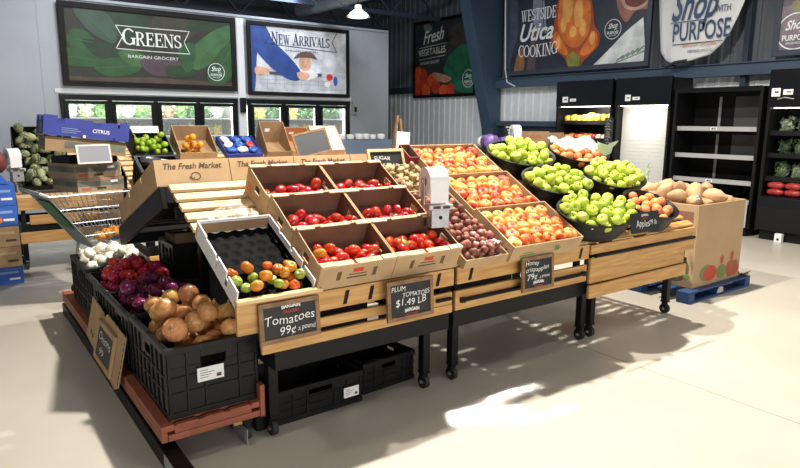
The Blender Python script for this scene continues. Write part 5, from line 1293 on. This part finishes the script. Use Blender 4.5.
b = MB(); b.tf(frame((0, -.0004, 0), (1, 0, 0), (0, 0, 1)))
dg_ = mat('olive_print', (.20, .22, .10), .8); rd = mat('tomato_print', (.50, .07, .035), .8); rd2 = mat('brown_red_print', (.36, .10, .05), .8)
n_ = [0]
def pr(mt, pts): n_[0] += 1; b.m(mt); b.poly(pts, .0003*n_[0])
def W2(px, py): p = on(px, py, 1, BY0); return (p.x-BX0, p.z-BZ0)
for (x, y, rx_, rz_, m_) in ((706, 271, .085, .095, dg_), (710, 271, .078, .09, rd), (721, 269, .062, .085, dg_), (730, 266, .06, .10, rd2), (738, 264, .055, .095, dg_), (735, 266, .052, .07, rd), (741, 262, .03, .07, rd2)):
    c = W2(x, y+2); pr(m_, ell(min(max(c[0], .12), BW-.10), c[1], min(rx_*1.5, .12), rz_*.82, 20))
for (px, py, m_) in ((722, 258, rd), (732, 254, rd)):
    c = W2(px, py); pr(m_, [(c[0]-.035, c[1]+.02), (c[0]-.01, c[1]+.0), (c[0], c[1]+.05), (c[0]+.012, c[1]), (c[0]+.035, c[1]+.025), (c[0]+.02, c[1]-.05), (c[0]-.02, c[1]-.05)])
c = W2(721, 271); pr(greenink, ell(c[0], c[1], .035, .055, 14))
n_[0] = 0; b.tf(frame((-.0004, 0, 0), (0, -1, 0), (0, 0, 1)))
rs = mat('muted_red_print', (.27, .115, .07), .8); pr(rs, [(-.36, .36), (-.04, .36), (-.04, .70), (-.36, .70)]); pr(rs, [(-.30, .36), (-.20, .28), (-.10, .36)]); pr(mat('dark_olive_print', (.12, .09, .05), .8), ell(-.17, .17, .13, .13, 18)); pr(rd2, ell(-.20, .17, .10, .10, 18)); pr(greenink, ell(-.06, .10, .035, .03, 12))
b.build('print', t)
pts = drop(60, .04, BW-.04, .04, BD-.04, .66, .072, .14, 14, dome=.03, cap=.90, hump=.04)
heap(T(BX0, BY0, BZ0), pts, me_sq, 'tan_squash', 'tan skinned squash heaped in the tall cardboard bin', 'squash', 'tan squash in the bin', tilt=1.3)
b = MB(paper); b.lathe([(0, .002), (.022, .001), (.024, 0), (0, -.001)], 12, closed=False); b.m(mat('purple_sticker', (.18, .10, .5), .6)); b.lathe([(0, .0035), (.013, .003), (.0135, .002)], 10, closed=False)
o = b.build('round_sticker', M=T(5.62, 2.98, .90) @ RX(.9)); tag(o, 'white and purple round sticker on the squash nearest the bin front', 'sticker')
top = sorted(((x-.2)**2+(y-.1)**2-.5*z, x, y, z, r) for x, y, z, r in pts)[0]; o.matrix_world = T(BX0+top[1], BY0+top[2]-top[4]*.62, BZ0+top[3]+top[4]*.72) @ RX(.75)
b = MB(mat('dry_leaf', (.34, .22, .12), .8, var=.5, scale=40)); vs = []
for k in range(7):
    a = k*.9; b.add([(0, 0, .006), (.05*math.cos(a), .05*math.sin(a), .03+.01*(k % 2)), (.10*math.cos(a+.2), .10*math.sin(a+.2), .012+.03*(k % 3)), (.05*math.cos(a+.5), .05*math.sin(a+.5), .012)], [(0, 1, 2, 3)])
o = b.build('dry_leaf', M=T(6.31, 2.87, .103)); tag(o, 'dry curled brown leaf on the blue pallet corner', 'leaf')

# ------------------------------------------------------------------ goods beyond the third table
t = thing('black_stand', 'black produce stand behind the third table under stacked boxes', 'stand', T(5.55, 5.75, .05))
b = MB(blackm); b.box(0, 0, 1.13, 2.2, .8, 1.17); b.box(0, .0, .9, 2.2, .03, 1.129); b.build('top', t, bevel=.004)
for x in (.03, 2.12):
    for y in (.05, .70): b = MB(blackm); b.box(x, y, -.05, x+.05, y+.05, 1.129); b.build('leg', t)
for x, y, w, d, h, lab in ((6.42, 5.85, .42, .30, .24, 'brown carton with red print on the black stand'), (6.88, 5.90, .34, .30, .22, 'smaller brown carton at the right on the black stand')):
    tt = thing('carton', lab, 'box', T(x, y, 1.221)); b = MB(cardd); open_box(b, w, d, h, h, cardd, cardin, hole_f=((w*.2, w*.27, h*.3, h*.42), (w*.73, w*.8, h*.3, h*.42))); b.build('box_body', tt)
    b = MB(redb); b.box(w*.08, -.0012, h*.62, w*.6, -.0003, h*.8); b.box(w*.15, -.0012, h*.2, w*.5, -.0003, h*.3); b.build('print', tt)
def cabbage(x, y, z, r, lab):
    b = MB(p_cabb); sphere_lump(b, r, r, r*.92, .25, 2.5, x*3, 14, 10, at=(0, 0, 0))
    for k in range(5):
        a = k*1.26; vs = []
        for j in range(5):
            for i in range(5): 
                th_ = a+(i-2)*.28; ph = -.9+j*.42; q = r*(1.04+.03*(k % 3)+.05*noise.noise(V((i, j, k)))+.02*j); vs.append((q*math.cos(ph)*math.cos(th_), q*math.cos(ph)*math.sin(th_), q*.95*math.sin(ph)))
        b.add(vs, [(j*5+i, j*5+i+1, (j+1)*5+i+1, (j+1)*5+i) for j in range(4) for i in range(4)])
    tag(b.build('purple_cabbage', smooth=True, M=T(x, y, z)), lab, 'cabbage')
cabbage(5.72, 5.86, 1.325, .11, 'purple cabbage at the left front of the black stand'); cabbage(5.90, 6.06, 1.325, .11, 'purple cabbage behind the other cabbages on the stand'); cabbage(5.99, 5.84, 1.315, .10, 'purple cabbage right beside the white bag roll')
b = MB(p_white); pillow(b, .16, .14, .17, 3); tag(b.build('pale_cabbage', smooth=True, M=T(6.02, 6.30, 1.221)), 'pale bag behind the purple cabbages on the stand', 'bag')
t = bag_roll('white produce bag roll on the black stand between cabbages and cartons', T(6.19, 5.84, 1.2215) @ RZ(-.35), .95)
t = thing('price_board', 'grey price board standing behind the bag roll on the black stand', 'sign', frame((6.36, 6.22, 1.221), (1, 0, 0), (0, .1, 1))); b = MB(slate); b.box(0, 0, .2, .22, .19+.2, .01) if False else b.box(0, .17, 0, .22, .36, .01); b.build('board', t); b = MB(greyst); b.box(.10, 0, 0, .115, .17, .008); b.build('stake', t); b = MB(chalk); b.box(.03, .29, .0105, .19, .30, .011); b.box(.05, .25, .0105, .16, .26, .011); b.box(.07, .20, .0105, .15, .23, .011); b.build('chalk_marks', t)

# ------------------------------------------------------------------ far display trays
D5 = lambda x: DF(x, 5.5)
t = thing('lime_tray', 'black tray of limes on the slatted table behind the market boxes', 'tray', D5(1.50) @ T(0, .96, .002))
b = MB(); open_box(b, .36, .34, .07, .12, blackp, blackp, fl=.03); b.build('tray_body', t)
b = MB(blackp); b.box(-.012, .05, 0, -.002, .34, .24); b.build('end_panel', t)
heap(D5(1.50) @ T(0, .96, .002), drop(26, .012, .348, .012, .33, .032, .031, .08, 12), me_lime, 'lime', 'limes in the black tray below the white price card', 'lime', 'limes')
t = thing('price_card', 'white price card standing behind the limes', 'sign', frame((1.56, 6.68, 1.36), (1, 0, 0), (0, .25, 1))); b = MB(paper); b.box(0, 0, 0, .27, .17, .005); b.m(mat('faint_lilac_print', (.55, .57, .70), .7)); b.box(.03, .11, .0052, .22, .13, .0056); b.box(.03, .07, .0052, .2, .08, .0056); b.build('card', t)
b = MB(greyst); b.box(.12, -.28, -.006, .135, .05, -.001); b.build('stake', t)
t = thing('orange_crate', 'tall backed cardboard crate holding a few oranges behind the market boxes', 'box', D5(1.92) @ T(0, .94, .002)); b = MB(); open_box(b, .38, .36, .08, .20, card, cardd, fl=.03); b.m(card); b.build('box_body', t)
heap(D5(1.92) @ T(0, .94, .002), drop(7, .02, .25, .01, .14, .032, .036, .05, 5), me_or, 'orange', 'oranges in the tall backed cardboard crate', 'orange', 'oranges in the crate')
t = thing('packet_box', 'open box of blue, white and red packets behind the market boxes', 'box', D5(2.40) @ T(0, .93, .002)); b = MB(bluebox2); open_box(b, .40, .36, .05, .08, bluebox, bluebox, fl=.045); b.build('box_body', t)
pm_ = []
for n, c in (('blue', (.03, .12, .45)), ('white', (.78, .80, .84)), ('red', (.5, .04, .04))):
    b = MB(mat('packet_'+n, c, .3, var=.2, scale=20)); pillow(b, .12, .09, .05, len(pm_)+2); pm_.append((n, b.mesh('packet', True)))
for k in range(9):
    n, me = pm_[(0, 1, 0, 1, 0, 2, 1, 0, 0)[k]]; o = obj_from(me, 'packet', D5(2.40) @ T(0, .93, 0) @ T(.07+.12*(k % 3), .07+.11*(k//3), .048) @ RZ(.3*k)); tag(o, '%s packets in the open blue box behind the market boxes' % n, 'packet', '%s packets in the blue box' % n)
def openflap(label, x, v, w, d, hf, hb, body, inn, zoff=.002):
    t = thing('carton', label, 'box', D5(x) @ T(0, v, zoff)); b = MB(); open_box(b, w, d, hf, hb, body, inn, fl=.012, hole_f=(), hole_s=None); b.m(paper); b.box(w*.3, d-.0085, hb*.55, w*.5, d-.0078, hb*.7); b.build('box_body', t)
openflap('brown carton with raised back flap left of the orange lined carton', 2.84, .92, .29, .34, .08, .27, cardd, cardd)
openflap('orange lined open carton in the row behind the market boxes', 3.15, .94, .30, .34, .07, .19, card, mat('orange_liner', (.42, .17, .06), .7))
openflap('pale lined open carton beside the framed chalkboard', 3.47, .94, .36, .34, .07, .21, card, cardw)
t = thing('framed_board', 'blank dark framed board tilted among the cartons in the middle of the display', 'sign', frame((2.95, 5.78, 1.20), (1, 0, .20), (-.20, .30, 1)))
w, h = .40, .26; b = MB(signwood); b.box(0, 0, -.008, w, .022, .008); b.box(0, h-.022, -.008, w, h, .008); b.box(0, .022, -.008, .022, h-.022, .008); b.box(w-.022, .022, -.008, w, h-.022, .008); b.build('frame', t)
b = MB(mat('dark_face', (.07, .075, .085), .4)); b.box(.02, .02, -.006, w-.02, h-.02, .003); b.build('face', t)
b = MB(signwood); b.box(.18, -.33, -.03, .205, .1, -.0085); b.build('stake', t)
# artichokes at the far left
for k, (v, lab) in enumerate(((.10, 'lowest'), (.46, 'middle'), (.82, 'topmost'))):
    M = DF(.66, 7.43) @ T(0, v, .002)
    t = thing('produce_tray', 'black tray of artichokes at the far left, %s of three' % lab, 'tray', M); b = MB(); open_box(b, .50, .33, .08, .16 if k < 2 else .24, blackp, blackp, fl=.03); b.build('tray_body', t)
    heap(M, drop(15, .012, .488, .012, .31, .032, .055, .12, 14), me_arti, 'artichoke', 'artichokes in the %s black tray at the far left' % lab, 'artichoke', 'artichokes in the %s tray' % lab, tilt=.9)

# ------------------------------------------------------------------ floor scraps and the plant at the right edge
b = MB(paper); b.prism([(0, 0), (.03, .004), (.025, .02), (.004, .016)], 0, .004); o = b.build('paper_scrap', M=T(4.36, 1.80, .0005)); tag(o, 'tiny paper scrap on the floor near the right edge', 'scrap')
t = thing('potted_plant', 'red leaved plant in a white pot at the right edge', 'plant', T(4.26, 1.36, 0))
b = MB(white); b.lathe([(0, 0), (.085, 0), (.115, .14), (.122, .145), (.12, .16), (.10, .155), (.09, .12), (0, .12)], 20, closed=False); b.build('pot', t, smooth=40)
b = MB(mat('red_leaf', (.40, .02, .02), .5, var=.3, scale=20)); r2 = random.Random(4)
for k in range(26):
    a = k*2.4; e = .2+.6*r2.random(); L_ = .13+.06*r2.random(); base = V((.02*math.cos(a), .02*math.sin(a), .25+.1*r2.random())); d = V((math.cos(a)*math.cos(e), math.sin(a)*math.cos(e), math.sin(e)*.6)); s_ = V((-math.sin(a), math.cos(a), 0))*.035
    b.add([base, base+d*L_*.5+s_, base+d*L_+V((0, 0, -.01)), base+d*L_*.5-s_, base+d*L_*.5+V((0, 0, .012))], [(0, 1, 4), (1, 2, 4), (2, 3, 4), (3, 0, 4)])
b.build('red_leaves', t); b = MB(p_calyx)
for k in range(5): b.tube([(.02*math.cos(k*1.3), .02*math.sin(k*1.3), .12), (.03*math.cos(k*1.3), .03*math.sin(k*1.3), .33)], .006, 5)
b.build('stem', t)
bpy.context.view_layer.update()
